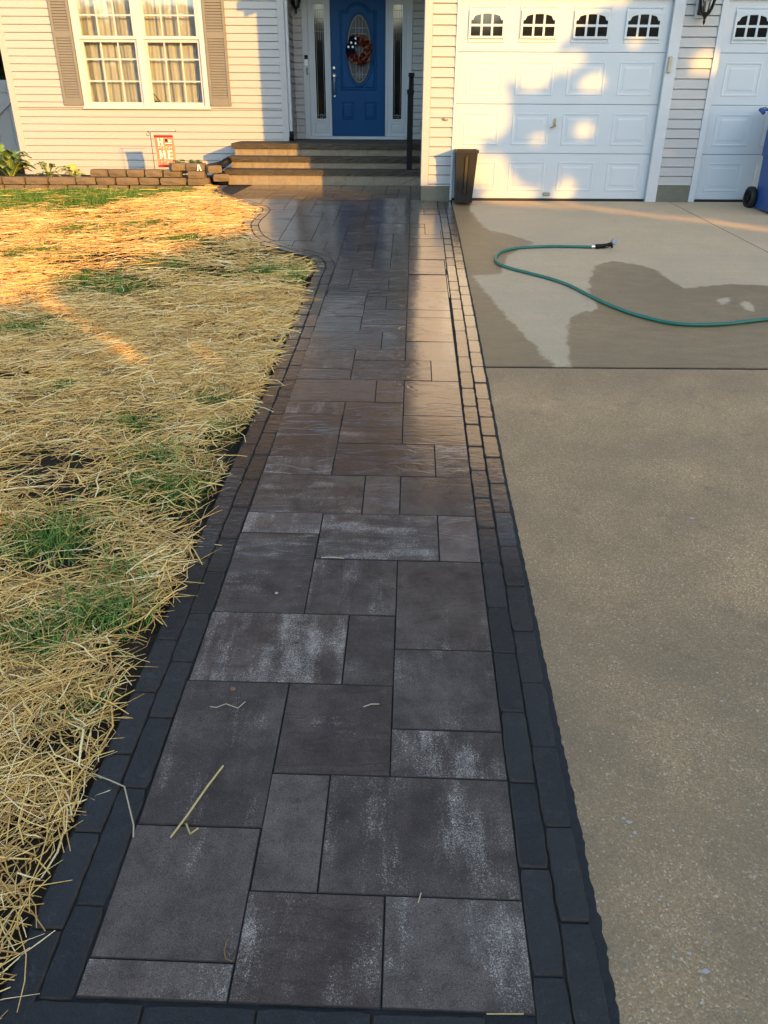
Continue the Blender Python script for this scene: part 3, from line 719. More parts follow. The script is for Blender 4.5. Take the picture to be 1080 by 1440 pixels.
# curtains: pleated sheets
for x0, x1 in ((WX0+.02, -3.88), (-3.86, WX1-.02)):
    n = 150; xs = np.linspace(x0, x1, n); ph = rng.random(6)*6
    yv = YL+.16+.013*np.sin(xs*34+ph[0]+1.5*np.sin(xs*7+ph[1]))+.004*np.sin(xs*97+ph[2])+.02*np.sin(xs*11+ph[3])
    vs_ = [(float(x+.012*math.sin(z*2+x*9)), float(y+.008*math.sin(z*3+x*20)), z) for z in np.linspace(WZ0-.05, WT, 8) for x, y in zip(xs, yv)]
    mesh_obj('curtain', vs_, [(r*n+i, r*n+i+1, (r+1)*n+i+1, (r+1)*n+i) for r in range(7) for i in range(n-1)], M['curtain'], win, smooth=True)
b = B(); b.box(WX0-.03, WX1+.03, YL+.30, YL+.33, WZ0-.06, WT); b.obj('dim_room', M['room'], win)
# --- shutters
for x0, x1 in ((-5.195, -4.888), (-2.868, -2.535)):
    sh = bpy.data.objects.new('shutter', None); place(sh, house, ((x0+x1)/2, YL, 1.03))
    yf = YL-.045; st = .042; z0, z1 = 1.03, 2.74; mid = 1.99
    b = B(); b.box(x0, x0+st, yf, YL-.006, z0, z1, .004); b.box(x1-st, x1, yf, YL-.006, z0, z1, .004)
    for a, c in ((z0, z0+.11), (mid-.045, mid+.045), (z1-.07, z1)): b.box(x0+st+.0005, x1-st-.0005, yf+.003, YL-.006, a, c)
    b.box(x0+st+.0005, x1-st-.0005, YL-.014, YL-.008, z0+.11, z1-.07)
    b.obj('shutter_frame', M['shutter'], sh)
    b = B(); lf = .036
    for a, c in ((z0+.112, mid-.047), (mid+.047, z1-.072)):
        n = int((c-a)/lf)
        for k in range(n):
            z = a+k*(c-a)/n; b.rprism([(yf+.004, z+.002), (yf+.012, z+.001), (YL-.016, z+.034), (YL-.022, z+.036)], x0+st+.001, x1-st-.001)
    tag(b.obj('louvres', M['shutter'], sh), kind='stuff')
# --- recess: return wall and entry wall
LAND = .531
board_section(YL+.095, YD-.002, HX1, LAND+.005, 3.0, .5328, 'y', 1)
board_section(HX1+.012, -1.475, YD, LAND+.003, 3.0, .5328)
board_section(.345, .62, YD, LAND+.003, 3.0, .5328)
b = B(); b.box(HX1, .9, YD+.016, YD+.2, 0, 3.2); b.box(.62, .7, YG+.16, YD+.01, 0, 5.4); b.obj('wall_core', M['siding'], house)
b = B(); b.rprism([(YL-.35, 3.0), (YD+.01, 3.0), (YD+.01, 3.12), (YL-.35, 3.12)], HX1, .62); b.obj('porch_ceiling', M['trim'], house)
b = B(); b.rprism([(YL-.36, 2.82), (YL-.33, 2.82), (YL-.33, 3.2), (YL-.36, 3.2)], HX1, .62); b.obj('porch_beam', M['trim'], house)
# downspout at the corner of the main wall
dsx = HX1+.034
b = B(); b.tube([(dsx-.012, YL+.045, 3.05), (dsx-.012, YL+.045, .66)], .031, 8); b.obj('downspout', M['trim'], house)
b = B(); b.tube([(dsx-.012, YL+.045, .665), (dsx-.008, YL+.03, .60), (dsx+.0, YL-.05, .555)], .04, 10); b.obj('downspout_elbow', M['black_metal'], house)
# entry unit
ent = bpy.data.objects.new('entry_door', None); place(ent, house, (-.55, YD, LAND))
b = B(); yy = YD-.03
b.box(-1.475, -1.375, yy, YD+.01, LAND-.0, 2.95, .006); b.box(.245, .345, yy, YD+.01, LAND, 2.95, .006)
b.box(-1.053, -1.012, yy+.006, YD+.03, LAND+.045, 2.95, .005); b.box(-.098, -.055, yy+.006, YD+.03, LAND+.045, 2.95, .005)
b.box(-1.374, .244, yy, YD+.01, 2.62, 2.95, .004)
b.obj('door_frame', M['trim'], ent)
b = B(); b.box(-1.40, .27, YD-.07, YD+.012, LAND-.03, LAND+.044, .004); b.obj('threshold', M['trim'], ent)
# side lights
for x0, x1, gx0, gx1 in ((-1.372, -1.055, -1.268, -1.110), (-.053, .243, .030, .178)):
    b = B(); b.ring(rect(x0, x1, LAND+.046, 2.618), rect(gx0, gx1, .845, 2.50), YD-.016, YD+.03)
    b.obj('sidelight_frame', M['trim'], ent)
    b = B(); b.ring(rect(gx0-.028, gx1+.028, .817, 2.528), rect(gx0, gx1, .845, 2.50), YD-.024, YD-.0165); b.obj('glazing_bead', M['trim'], ent)
    b = B(); b.panel(gx0-.04, gx1+.04, LAND+.10, .79, YD-.0165, [(0, 0), (.008, -.006), (.02, -.006), (.03, .0), (.045, -.004)]); b.obj('lower_panel', M['trim'], ent)
    b = B(); b.box(gx0-.004, gx1+.004, YD-.004, YD+.002, .842, 2.503); b.obj('sidelight_glass', M['dark_glass'], ent)
    b = B(); cx = (gx0+gx1)/2; w = gx1-gx0
    for z in (2.42, 2.30, 2.12, .90): b.box(gx0, gx1, YD-.0075, YD-.0045, z-.003, z+.003)
    for x in (gx0+.022, gx1-.022): b.box(x-.003, x+.003, YD-.007, YD-.005, .846, 2.499)
    for x in (cx-.018, cx+.018): b.box(x-.003, x+.003, YD-.0068, YD-.0048, 2.0, 2.42)
    b.ring(ell(cx, .885, .028, .028, 12), ell(cx, .885, .020, .020, 12), YD-.0085, YD-.0046)
    b.obj('lead_came', M['lead'], ent)
# door leaf with arched moulding, oval light
DX0, DX1 = -1.006, -.103; DZ0, DZ1 = LAND+.05, 2.61; yd = YD-.012
oc = (-.535, 1.87)
b = B(); b.ring(rect(DX0, DX1, DZ0, DZ1)[:0] or [(DX0, DZ0)]+[(DX1, DZ0), (DX1, DZ1), (DX0, DZ1)], [(DX0+.3, DZ0+.05), (DX0+.31, DZ0+.05), (DX0+.31, DZ0+.06), (DX0+.3, DZ0+.06)], yd, yd+.04)
b = B(); b.box(DX0, DX1, yd, yd+.04, DZ0, DZ1, .003); b.obj('door_leaf', M['blue'], ent)
def arch(x0, x1, z0, z1, rise, i=0):
    x0, x1, z0 = x0+i, x1-i, z0+i; p = [(x0, z0), (x1, z0), (x1, z1-i), (x1-.10, z1-i)]
    n = 14; xa, xb = x1-.11, x0+.11
    for k in range(n+1):
        t = k/n; p.append((xa+(xb-xa)*t, z1-i+rise*math.sin(PI*t)**.75+.012))
    return p+[(x0+.10, z1-i), (x0, z1-i)]
def mold(shape, prof): b = B(); b.nest([[(p[0], yd+d, p[1]) for p in shape(i)] for i, d in prof]); return b
mold(lambda i: arch(-.862, -.243, 1.27, 2.43, .095, i), [(0, .002), (.007, -.011), (.016, -.011), (.028, .0015), (.044, -.003), (.058, -.009)]).obj('upper_panel', M['blue'], ent)
for x0, x1 in ((-.838, -.635), (-.452, -.250)):
    b = B(); b.panel(x0, x1, .835, 1.105, yd, [(0, .002), (.007, -.010), (.014, -.010), (.026, .001), (.05, -.004), (.052, -.009)]); b.obj('lower_panel', M['blue'], ent)
rx, rz = .205, .50
b = B(); b.nest([[(p[0], yd+d, p[1]) for p in ell(oc[0], oc[1], rx+e, rz+e, 48)] for e, d in ((.045, -.007), (.036, -.026), (.012, -.026), (-.0, -.014))]); b.obj('oval_moulding', M['blue'], ent)
b = B(); b.prism(ell(oc[0], oc[1], rx-.002, rz-.002, 48), yd-.0185, yd-.0145); b.obj('oval_glass', M['leaded'], ent)
b = B()
b.ring(ell(oc[0], oc[1], rx-.02, rz-.025, 48), ell(oc[0], oc[1], rx-.028, rz-.034, 48), yd-.022, yd-.019)
for z in (oc[1]+.30, oc[1]+.22, oc[1]-.36): b.box(oc[0]-.13, oc[0]+.13, yd-.0215, yd-.0188, z-.004, z+.004)
for x in (-.055, .0, .055): b.box(oc[0]+x-.004, oc[0]+x+.004, yd-.0212, yd-.0187, oc[1]-.44, oc[1]+.44)
for k in range(6):
    a = 2*PI*k/6; b.ring(ell(oc[0]+.03*math.cos(a), oc[1]-.37+.03*math.sin(a), .022, .022, 10), ell(oc[0]+.03*math.cos(a), oc[1]-.37+.03*math.sin(a), .016, .016, 10), yd-.0225, yd-.0195)
b.obj('lead_came', M['lead'], ent)
# handle set
def lathe_y(b, cx, cz, prof, n=16):               # prof [(radius, y)]
    vs_ = [(cx+r*math.cos(2*PI*k/n), y, cz+r*math.sin(2*PI*k/n)) for r, y in prof for k in range(n)]
    fs = [(i*n+k, i*n+(k+1)%n, (i+1)*n+(k+1)%n, (i+1)*n+k) for i in range(len(prof)-1) for k in range(n)]+[tuple(range((len(prof)-1)*n, len(prof)*n))]
    return b.add(vs_, fs)
b = B(); lathe_y(b, -.957, 1.60, [(.033, yd+.002), (.033, yd-.012), (.022, yd-.02), (.015, yd-.022)]); b.obj('deadbolt', M['chrome'], ent)
b = B(); lathe_y(b, -.957, 1.485, [(.034, yd+.002), (.032, yd-.010), (.014, yd-.016), (.012, yd-.045), (.026, yd-.05), (.028, yd-.07), (.018, yd-.082)])
b.tube([(-.957, yd-.006, 1.46), (-.957, yd-.05, 1.44), (-.957, yd-.062, 1.36), (-.957, yd-.055, 1.26), (-.957, yd-.02, 1.215), (-.957, yd+.0, 1.205)], [.012, .014, .012, .010, .012, .016], 8); b.box(-.975, -.939, yd-.012, yd+.001, 1.17, 1.23, .006); b.box(-.973, -.941, yd-.010, yd+.001, 1.40, 1.46, .006)
b.obj('handle', M['chrome'], ent, smooth=False)

# --- garage wing
GX0 = .376; DA0, DA1 = .752, 3.192
board_section(GX0+.092, DA0-.012, YG, .165, 2.9, .5058)
board_section(3.315, 3.715, YG, .19, 2.9, .5058)
b = B(); b.box(GX0, GX0+.09, YG-.022, YG+.15, .163, 3.05, .004); b.obj('corner_board', M['siding'], house)
b = B(); b.box(GX0+.09, DA0-.012, YG+.016, YG+.15, .163, 3.0); b.box(.62, DA0-.012, YG+.15, YG+.17, .1, 3.0); b.box(3.30, 3.73, YG+.016, YG+.15, .1, 3.0); b.box(6.3, 8.6, YG-.004, YG+.15, .1, 3.0); b.box(8.5, 8.6, YG+.15, YG+6, .0, 3.0)
b.obj('wall_core', M['siding'], house)
b = B(); b.box(GX0+.01, DA0-.008, YG-.012, YG+.16, -.05, .161, .004); b.obj('foundation', M['foundation'], house)
b = B(); b.box(3.288, 3.742, YG-.012, YG+.16, -.05, .186, .004); b.obj('foundation', M['foundation'], house)
for x0, x1, z0 in ((DA0-.012, DA0+.014, .0), (DA1-.01, 3.312, -.006), (3.718, 3.79, -.006), (6.22, 6.30, -.006)):
    b = B(); b.box(x0, x1, YG-.026, YG+.14, z0, 2.165, .004); b.obj('door_trim', M['trim'], house)
b = B(); b.box(DA0-.04, 3.34, YG-.03, YG+.14, 2.166, 2.30, .004); b.obj('door_trim', M['trim'], house)
b = B(); b.box(3.70, 6.32, YG-.03, YG+.14, 2.166, 2.30, .004); b.obj('door_trim', M['trim'], house)
b = B(); b.box(DA0+.015, DA1-.011, YG-.005, YG+.02, 2.125, 2.165); b.obj('door_seal', M['bin'], house)
b = B(); b.box(3.791, 6.219, YG-.005, YG+.02, 2.125, 2.165); b.obj('door_seal', M['bin'], house)
def gable(z, x0, x1):
    h = max(0, (z-3.15)/.78); return (max(x0, GX0+h), min(x1, 8.6-h))
upper_siding(GX0, 8.6, YG, 2.302, 6.1, gable)
b = B(); b.prism([(GX0, 2.31), (8.6, 2.31), (8.6, 3.15), (4.49, 6.35), (GX0, 3.15)], YG+.016, YG+.15); b.obj('gable_core', M['siding'], house)
# roof planes over the garage, rakes overhanging a little
for sgn, xa, xb in ((-1, GX0-.10, 4.49), (1, 8.70, 4.49)):
    za = 3.15-.078; zb = 6.39
    b = B(); b.prism([(xa, za), (xb, zb), (xb, zb+.2), (xa, za+.2)][::sgn], YG-.14, YG+8); b.obj('roof', M['shingle'], house)
b = B(); b.box(GX0-.24, GX0-.101, YG-.10, YG+3.4, 3.14, 3.26, .01); b.obj('gutter', M['trim'], house)
b = B(); b.box(HX0-.3, GX0+.2, YL-.42, YL-.39, 3.13, 3.27); b.obj('fascia', M['trim'], house)
b = B(); b.rprism([(YL-.40, 3.14), (YL+10, 3.14), (YL+5.2, 8.1)], HX0-.3, 9); b.obj('roof', M['shingle'], house)

def garage_door(x0, x1, ncol, label):
    gd = bpy.data.objects.new('garage_door', None); place(gd, house, ((x0+x1)/2, YG, 0))
    yf = YG+.035; zs = [.022, .535, 1.068, 1.602, 2.13]; w = (x1-x0)/ncol
    prof = [(0, .002), (.010, -.004), (.020, -.004), (.034, .0012), (.050, .0012), (.075, -.0035)]
    for r in range(4):
        b = B(); z0, z1 = zs[r]+.002, zs[r+1]-.002
        b.box(x0, x1, yf, yf+.04, z0, z1, .003)
        for c in range(ncol):
            a0, a1 = x0+c*w+.085*(1 if c else 1.25), x0+(c+1)*w-.065*(1 if c < ncol-1 else 1.4)
            if r < 3: b.panel(a0, a1, z0+.085, z1-.085, yf, prof)
            else: b.panel(a0, a1, z0+.085, z1-.07, yf, [(0, .002), (.010, -.007), (.020, -.007), (.032, .001)])
        b.obj('door_section', M['door_white'], gd)
    for c in range(ncol):
        a0, a1 = x0+c*w+.085*(1 if c else 1.25), x0+(c+1)*w-.065*(1 if c < ncol-1 else 1.4); cx = (a0+a1)/2
        wx0, wx1 = cx-.205, cx+.205; wz0, wz1 = 1.735, 2.0
        b = B(); fr = .024
        b.ring(rect(wx0, wx1, wz0, wz1+.008), rect(wx0+fr, wx1-fr, wz0+fr, wz1-fr), yf-.020, yf-.0005)
        b.obj('window_frame', M['door_white'], gd)
        gx = [wx0+fr+(wx1-wx0-2*fr)*k/3 for k in range(4)]; zm = (wz0+wz1)/2-.004; t = .012
        gb = B(); pn = B()
        # arched mask over the upper lights
        arc = []
        n = 18
        def top(x):
            q = (x-cx)/(wx1-wx0-2*fr)*2
            if abs(q) > .86: return wz1-fr-.062
            return wz1-fr-.060+.058*math.sqrt(max(0, 1-(q/1.0)**2)) if abs(q) < .86 else 0
        xs_ = [wx0+fr]+[wx0+fr+(wx1-wx0-2*fr)*k/n for k in range(1, n)]+[wx1-fr]
        for xa, xb in zip(xs_, xs_[1:]):
            gb.prism([(xa, top(xa)), (xb, top(xb)), (xb, wz1-fr+.002), (xa, wz1-fr+.002)], yf-.017, yf-.0008)
        for g in gx[1:3]: gb.box(g-t, g+t, yf-.018, yf-.0012, wz0+fr-.001, wz1-fr)
        gb.box(wx0+fr-.001, wx1-fr+.001, yf-.0178, yf-.0010, zm-t, zm+t)
        gb.obj('window_grille', M['door_white'], gd)
        for k in range(3):
            for za, zb in ((wz0+fr, zm-t), (zm+t, wz1-fr)):
                pn = B(); pn.box(gx[k]+(t if k else .0)+.0005, gx[k+1]-(t if k < 2 else 0)-.0005, yf-.008, yf-.0044, za+.0005, zb-.0005); pn.obj('pane', M['dark_glass'], gd)
    b = B(); b.box(x0-.05, x1+.05, yf+.06, yf+.09, -.1, 2.3); b.obj('door_backing', M['room'], gd)  # added panel, unseen: stops light leaking through between the sections
    b = B(); b.box(x0, x1, yf-.006, yf+.03, .002, .0215); b.obj('bottom_seal', M['rubber'], gd)
    return gd
gdA = garage_door(DA0+.0145, DA1-.0105, 4, '')
yf = YG+.035; hx, hz = wall(781, 174, YG-.02)
b = B(); b.box(hx-.014, hx+.016, yf-.012, yf-.001, hz-.035, hz+.055, .006); lathe_y(b, hx, hz-.02, [(.012, yf-.011), (.012, yf-.045), (.009, yf-.05)], 10)
b.tube([(hx+.012, yf-.045, hz-.015), (hx-.02, yf-.05, hz-.03), (hx-.055, yf-.05, hz-.045)], .009, 6); b.obj('handle', M['brass'], gdA)
lx, lz = wall(769, 277, YG-.02)
b = B(); b.box(lx-.045, lx+.045, yf-.016, yf-.001, .055, .095, .006); b.obj('lift_handle', M['grey'], gdA)
gdB = garage_door(3.7905, 6.2195, 4, '')
kp = B(); kx, kz = wall(942, 91, YG-.04); kp.box(kx-.022, kx+.022, YG-.05, YG-.0265, kz-.085, kz+.085, .008); tag(kp.obj('garage_keypad', M['beige'], None, (kx, YG-.04, kz)), 'small beige keypad box on the white garage door trim', 'keypad')
fx, fz = wall(626.5, 168, YG-.02); b = B(); b.tube([(fx-.035, YG-.014, fz+.004), (fx-.01, YG-.03, fz+.004), (fx+.03, YG-.028, fz)], [.010, .014, .008], 8); b.box(fx-.02, fx+.02, YG-.018, YG-.008, fz-.012, fz+.012, .003)
tag(b.obj('hook', M['grey'], None, (fx, YG, fz)), 'tiny grey fitting on the sunlit siding left of the garage door', 'fitting')
ox, oz = .50, .755
b = B(); b.box(.50, .60, YD-.045, YD-.0135, .70, .82, .006); tag(b.obj('outlet_cover', M['grey'], None, (.55, YD, .70)), 'grey outdoor outlet box low on the shaded siding right of the blue door', 'outlet')

# ================================================================== FRONT STEPS
steps = thing('front_steps', 'three wide stone block steps up to the blue door', 'steps', (-1, 12.4, 0))
levels = [(12.32, 0.0, .208, -2.395), (12.62, .205, .366, -2.385), (12.92, .363, LAND, -2.375)]
XR_ = .615
for i, (y, z0, z1, x0) in enumerate(levels):
    cap = .073; zc = z1-cap
    xw = x0; k = 0; rr = random.Random(3+i)
    while xw < XR_-.02:
        w = rr.choice((.20, .30, .30, .42)); xe = min(xw+w, XR_)
        if XR_-xe < .12: xe = XR_
        n = 5; bq = B(); g = .0015
        # split-face block: front face carries a coarse relief grid
        ux = np.linspace(xw+g, xe-g, n+1); uz = np.linspace(z0 if i == 0 else z0-.06, zc-.002, 4)
        fv_ = [(float(x), y+(.0 if (a in (0, n) or c in (0, 3)) else rr.uniform(-.012, .002)), float(z)) for c, z in enumerate(uz) for a, x in enumerate(ux)]
        bq.add(fv_, [(c*(n+1)+a, c*(n+1)+a+1, (c+1)*(n+1)+a+1, (c+1)*(n+1)+a) for c in range(3) for a in range(n)])
        bq.box(xw+g, xe-g, y+.001, y+.28, float(uz[0]), zc-.002)
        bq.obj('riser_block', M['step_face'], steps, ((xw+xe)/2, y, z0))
        xw = xe
    y2 = YD-.012 if i == 2 else y+.305+.02
    xw = x0-.045
    while xw < XR_-.02:
        w = rr.choice((.6, .75, .9)); xe = min(xw+w, XR_)
        if XR_-xe < .25: xe = XR_
        n = max(6, int((xe-xw)/.06)); bq = B(); ux = np.linspace(xw+.0012, xe-.0012, n+1); uz = np.linspace(zc, z1-.006, 4); yf_ = y-.03
        fv_ = [(float(x), yf_+(.0 if a in (0, n) else rr.uniform(-.006, .007)), float(z)) for c, z in enumerate(uz) for a, x in enumerate(ux)]+[(float(x), yf_+.010, z1) for x in ux]+[(float(x), y2, z1) for x in ux]
        bq.add(fv_, [(c*(n+1)+a, c*(n+1)+a+1, (c+1)*(n+1)+a+1, (c+1)*(n+1)+a) for c in range(5) for a in range(n)])
        lz0 = len(bq.v)
        bq.add([(xw+.0012, yf_, zc), (xw+.0012, y2, zc), (xw+.0012, y2, z1), (xw+.0012, yf_+.01, z1), (xe-.0012, yf_, zc), (xe-.0012, y2, zc), (xe-.0012, y2, z1), (xe-.0012, yf_+.01, z1)], [(0, 3, 2, 1)[::-1], (4, 5, 6, 7), (0, 1, 5, 4)])
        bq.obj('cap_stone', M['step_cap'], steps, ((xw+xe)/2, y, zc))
        xw = xe
# solid core under the landing (out of sight, keeps light from leaking)
b = B(); b.box(-2.33, XR_-.01, 12.95, YL-.03, .0, LAND-.08); b.obj('step_core', M['step_face'], steps)

# stair railing, seen end-on
rail = thing('stair_railing', 'black metal stair railing on the right side of the stone steps', 'railing', (.30, 12.5, .2))
b = B(); b.box(.262, .332, 12.97, 13.04, LAND, 1.44, .003); b.box(.254, .340, 12.962, 13.048, 1.42, 1.475, .004); b.box(.25, .34, 12.96, 13.046, LAND, LAND+.012); b.obj('post', M['black_metal'], rail)
b = B(); b.box(.235, .315, 12.39, 12.47, .206, 1.20, .003); b.box(.226, .324, 12.381, 12.479, 1.195, 1.25, .004); b.box(.24, .33, 12.38, 12.466, .206, .218); b.obj('post', M['black_metal'], rail)
b = B(); b.tube([(.275, 12.43, 1.18), (.297, 13.0, 1.40)], .032, 8); b.obj('handrail', M['black_metal'], rail)
b = B(); b.tube([(.285, 12.43, .33), (.295, 13.0, .62)], .014, 6); b.obj('bottom_rail', M['black_metal'], rail)
for k in range(4):
    t = (k+1)/5; y = 12.43+.57*t; b = B(); b.box(.28+.01*t, .298+.01*t, y-.009, y+.009, .33+.29*t, 1.16+.24*t); b.obj('baluster', M['black_metal'], rail)

# ================================================================== THINGS ON THE HOUSE
# wreath
wc = (-.535, 1.865); wy = yd-.05
wr = thing('wreath', 'patriotic wreath of navy, red and burlap ribbon hanging on the blue door', 'wreath', (wc[0], wy, wc[1]-.2))
def puff(b, c, r, n=6, rr=random.Random(1)):
    for k in range(n):                             # a loop of ribbon: bent strip
        a = rr.uniform(0, 2*PI); t = rr.uniform(-.8, .8); L = r*rr.uniform(.8, 1.25); wd = r*.55
        d = Vector((math.cos(a), -.35*abs(math.cos(t)), math.sin(a))); s_ = Vector((-math.sin(a), rr.uniform(-.4, .4), math.cos(a)))*wd*.5
        pts = [Vector(c)+d*(L*math.sin(PI*u)*.6)+Vector((0, -1, 0))*(L*.7*(u if u < .5 else 1-u)*1.2)+s_*(u-.5)*.8 for u in (0, .25, .5, .75, 1)]
        b.add([p+s_*sgn for p in pts for sgn in (-1, 1)], [(2*i, 2*i+1, 2*i+3, 2*i+2) for i in range(4)])
parts = {'navy': B(), 'dark_red': B(), 'burlap': B()}
for k in range(34):
    a = 2*PI*k/34; m_ = 'navy' if 1.75 < a < 3.55 else ('burlap' if (k % 3 == 0) else 'dark_red')
    for q in range(2):
        rr_ = random.uniform(.10, .185); puff(parts[m_], (wc[0]+rr_*math.cos(a), wy-.015, wc[1]+1.05*rr_*math.sin(a)), .075, 4)
for k, nm in (('navy', 'navy_ribbon'), ('dark_red', 'red_ribbon'), ('burlap', 'burlap_ribbon')): parts[k].obj(nm, M[k], wr)
b = B(); b.tube([(wc[0]+.14*math.cos(t), wy+.025, wc[1]+.14*math.sin(t)) for t in np.linspace(0, 2*PI, 25)], .02, 6); b.obj('wreath_ring', M['burlap'], wr)
for px, py in ((490, 66), (494, 60), (500, 54), (500, 61), (496, 66)):
    x, z = wall(px, py, wy-.09); b = B(); b.prism(ell(x, z, .017, .017, 8), wy-.098, wy-.088); b.obj('white_dot', M['white'], wr)
# doorbell
db = thing('doorbell', 'video doorbell with black top on the white door casing', 'doorbell', (-1.418, YD-.03, 1.63))
b = B(); b.box(-1.447, -1.389, YD-.052, YD-.0305, 1.63, 1.725, .006); b.obj('faceplate', M['white'], db)
b = B(); b.box(-1.447, -1.389, YD-.053, YD-.0305, 1.7255, 1.785, .006); b.obj('lens_cover', M['black_metal'], db)
b = B(); lathe_y(b, -1.418, 1.672, [(.017, YD-.0515), (.017, YD-.056), (.012, YD-.058)]); b.obj('button', M['chrome'], db)
b = B()
for k in range(3): b.ring(ell(-1.413+.004*(-1)**k, 1.582-k*.034, .014, .018, 10), ell(-1.413+.004*(-1)**k, 1.582-k*.034, .006, .009, 10), YD-.036, YD-.0302)
tag(b.obj('house_numeral', M['black_metal'], None, (-1.413, YD-.03, 1.5)), 'small black figures fixed to the door casing below the doorbell', 'house number')
# lanterns
def lantern(name, label, cx, yw, zb, s, group):
    t = thing(name, label, 'lantern', (cx, yw, zb), group)
    yc = yw-.13*s
    b = B(); b.tube([(cx, yc, zb), (cx, yc, zb+.03*s), (cx, yc, zb+.045*s), (cx, yc, zb+.07*s), (cx, yc, zb+.10*s)], [.006*s, .016*s, .010*s, .02*s, .05*s], 12); b.obj('finial', M['iron'], t)
    b = B()
    for k in range(8):
        a = 2*PI*k/8; b.tube([(cx+r*s*math.cos(a), yc+r*s*math.sin(a), zb+z*s) for r, z in ((.045, .10), (.075, .16), (.092, .24), (.085, .33), (.06, .40))], .005*s, 5)
    for r, z in ((.05, .105), (.093, .245), (.062, .40)): b.tube([(cx+r*s*math.cos(q), yc+r*s*math.sin(q), zb+z*s) for q in np.linspace(0, 2*PI, 19)], .006*s, 5)
    b.obj('cage', M['iron'], t)
    n = 14; pr = ((.042, .105), (.070, .16), (.087, .24), (.08, .33), (.055, .40)); b = B()
    b.add([(cx+r*s*math.cos(2*PI*k/n), yc+r*s*math.sin(2*PI*k/n), zb+z*s) for r, z in pr for k in range(n)], [(i*n+k, i*n+(k+1)%n, (i+1)*n+(k+1)%n, (i+1)*n+k) for i in range(4) for k in range(n)]); b.obj('lamp_glass', M['glass'], t, smooth=True)
    b = B(); b.tube([(cx, yc, zb+.12*s), (cx, yc, zb+.2*s)], .012*s, 8); b.tube([(cx, yc, zb+.2*s), (cx, yc, zb+.24*s), (cx, yc, zb+.29*s), (cx, yc, zb+.31*s)], [.012*s, .03*s, .028*s, .008*s], 10); b.obj('bulb', M['lamp_glass'], t)
    b = B(); b.tube([(cx, yc, zb+.40*s), (cx, yc, zb+.44*s), (cx, yc, zb+.50*s)], [.09*s, .06*s, .012*s], 12); b.obj('lamp_cap', M['iron'], t)
    b = B(); b.box(cx-.055*s, cx+.055*s, yw-.03*s, yw-.001, zb+.10*s, zb+.34*s, .012); b.tube([(cx, yw-.02, zb+.28*s), (cx, yw-.06*s, zb+.46*s), (cx, yc, zb+.50*s)], .011*s, 6); b.obj('backplate', M['iron'], t)
    b = B(); b.box(cx-.075*s, cx+.075*s, yw-.012, yw+.01, zb+.07*s, zb+.40*s, .004); b.obj('mounting_block', M['trim'], t)
lantern('wall_lantern', 'black iron carriage lantern on the siding between the two garage doors', 3.50, YG-.014, 1.865, 1.0, 'wall lanterns')
lantern('wall_lantern', 'black iron lantern on the shaded siding left of the blue door', -1.545, YD-.014, 2.345, .95, 'wall lanterns')
# little triangle in the window corner
tx_, tz_ = wall(215, 143, YL); b = B()
q = [(-3.785, 1.085), (-3.68, 1.085), (-3.775, 1.20)]
for a, c in zip(q, q[1:]+q[:1]): b.tube([(a[0], YL+.055, a[1]), (c[0], YL+.055, c[1])], .007, 6)
tag(b.obj('window_ornament', M['black_metal'], None, (-3.75, YL+.055, 1.08)), 'small dark triangle standing in the lower corner of the right window sash', 'ornament')

# ================================================================== FLOWER BED
# retaining wall of tumbled blocks
YW = 12.10
rw = thing('retaining_wall', 'low brown retaining wall of concrete blocks along the flower bed', 'retaining wall', (-4, YW, 0))
def rock_block(parent, cx, cy, z0, w, d, h, rz, mat, name='wall_block'):
    bm = bmesh.new(); bmesh.ops.create_cube(bm, size=1)
    bmesh.ops.subdivide_edges(bm, edges=bm.edges[:], cuts=1, use_grid_fill=True)
    for v in bm.verts:
        v.co = Vector((v.co.x*w, v.co.y*d, v.co.z*h))
        k = (abs(v.co.x) > w*.49)+(abs(v.co.y) > d*.49)+(abs(v.co.z) > h*.49)
        if k >= 2: v.co *= (1-.05*(k-1))
        elif v.co.y < -d*.49: v.co.y -= .012
        v.co += Vector((random.uniform(-.005, .005), random.uniform(-.006, .006), random.uniform(-.003, .003)))
    bmesh.ops.transform(bm, verts=bm.verts[:], matrix=Matrix.Translation((cx, cy, z0+h/2)) @ Matrix.Rotation(rz, 4, 'Z'))
    vs_ = [tuple(v.co) for v in bm.verts]; bm.verts.index_update(); fs = [[v.index for v in f.verts] for f in bm.faces]; bm.free()
    return mesh_obj(name, vs_, fs, mat, parent, (cx, cy, z0))
for z0, xa, xb, seed in ((-.205, -7.6, -2.7, 9), (-.10, -7.6, -2.75, 1), (.005, -7.6, -2.72, 2), (.11, -4.36, -3.30, 3)):
    rr = random.Random(seed); x = xa
    while x < xb:
        w = rr.choice((.28, .30, .34, .40)); 
        if z0 == .11: w = (xb-xa)/4
        rock_block(rw, x+w/2, YW+.09+(.012 if z0 > .05 else 0)+rr.uniform(-.006, .006), z0, w-.008, .19, .101, rr.uniform(-.02, .02), M['wall_block']); x += w
for px, w, z0, rz in ((251, .26, .20, .5), (276, .27, .20, -.05), (276, .26, .098, .0), (299, .22, .17, .55), (309, .24, .06, .3)):
    x, _ = wall(px, 245, YW); rock_block(rw, x, YW+.06, z0, w, .18, .102, rz, M['wall_block'])
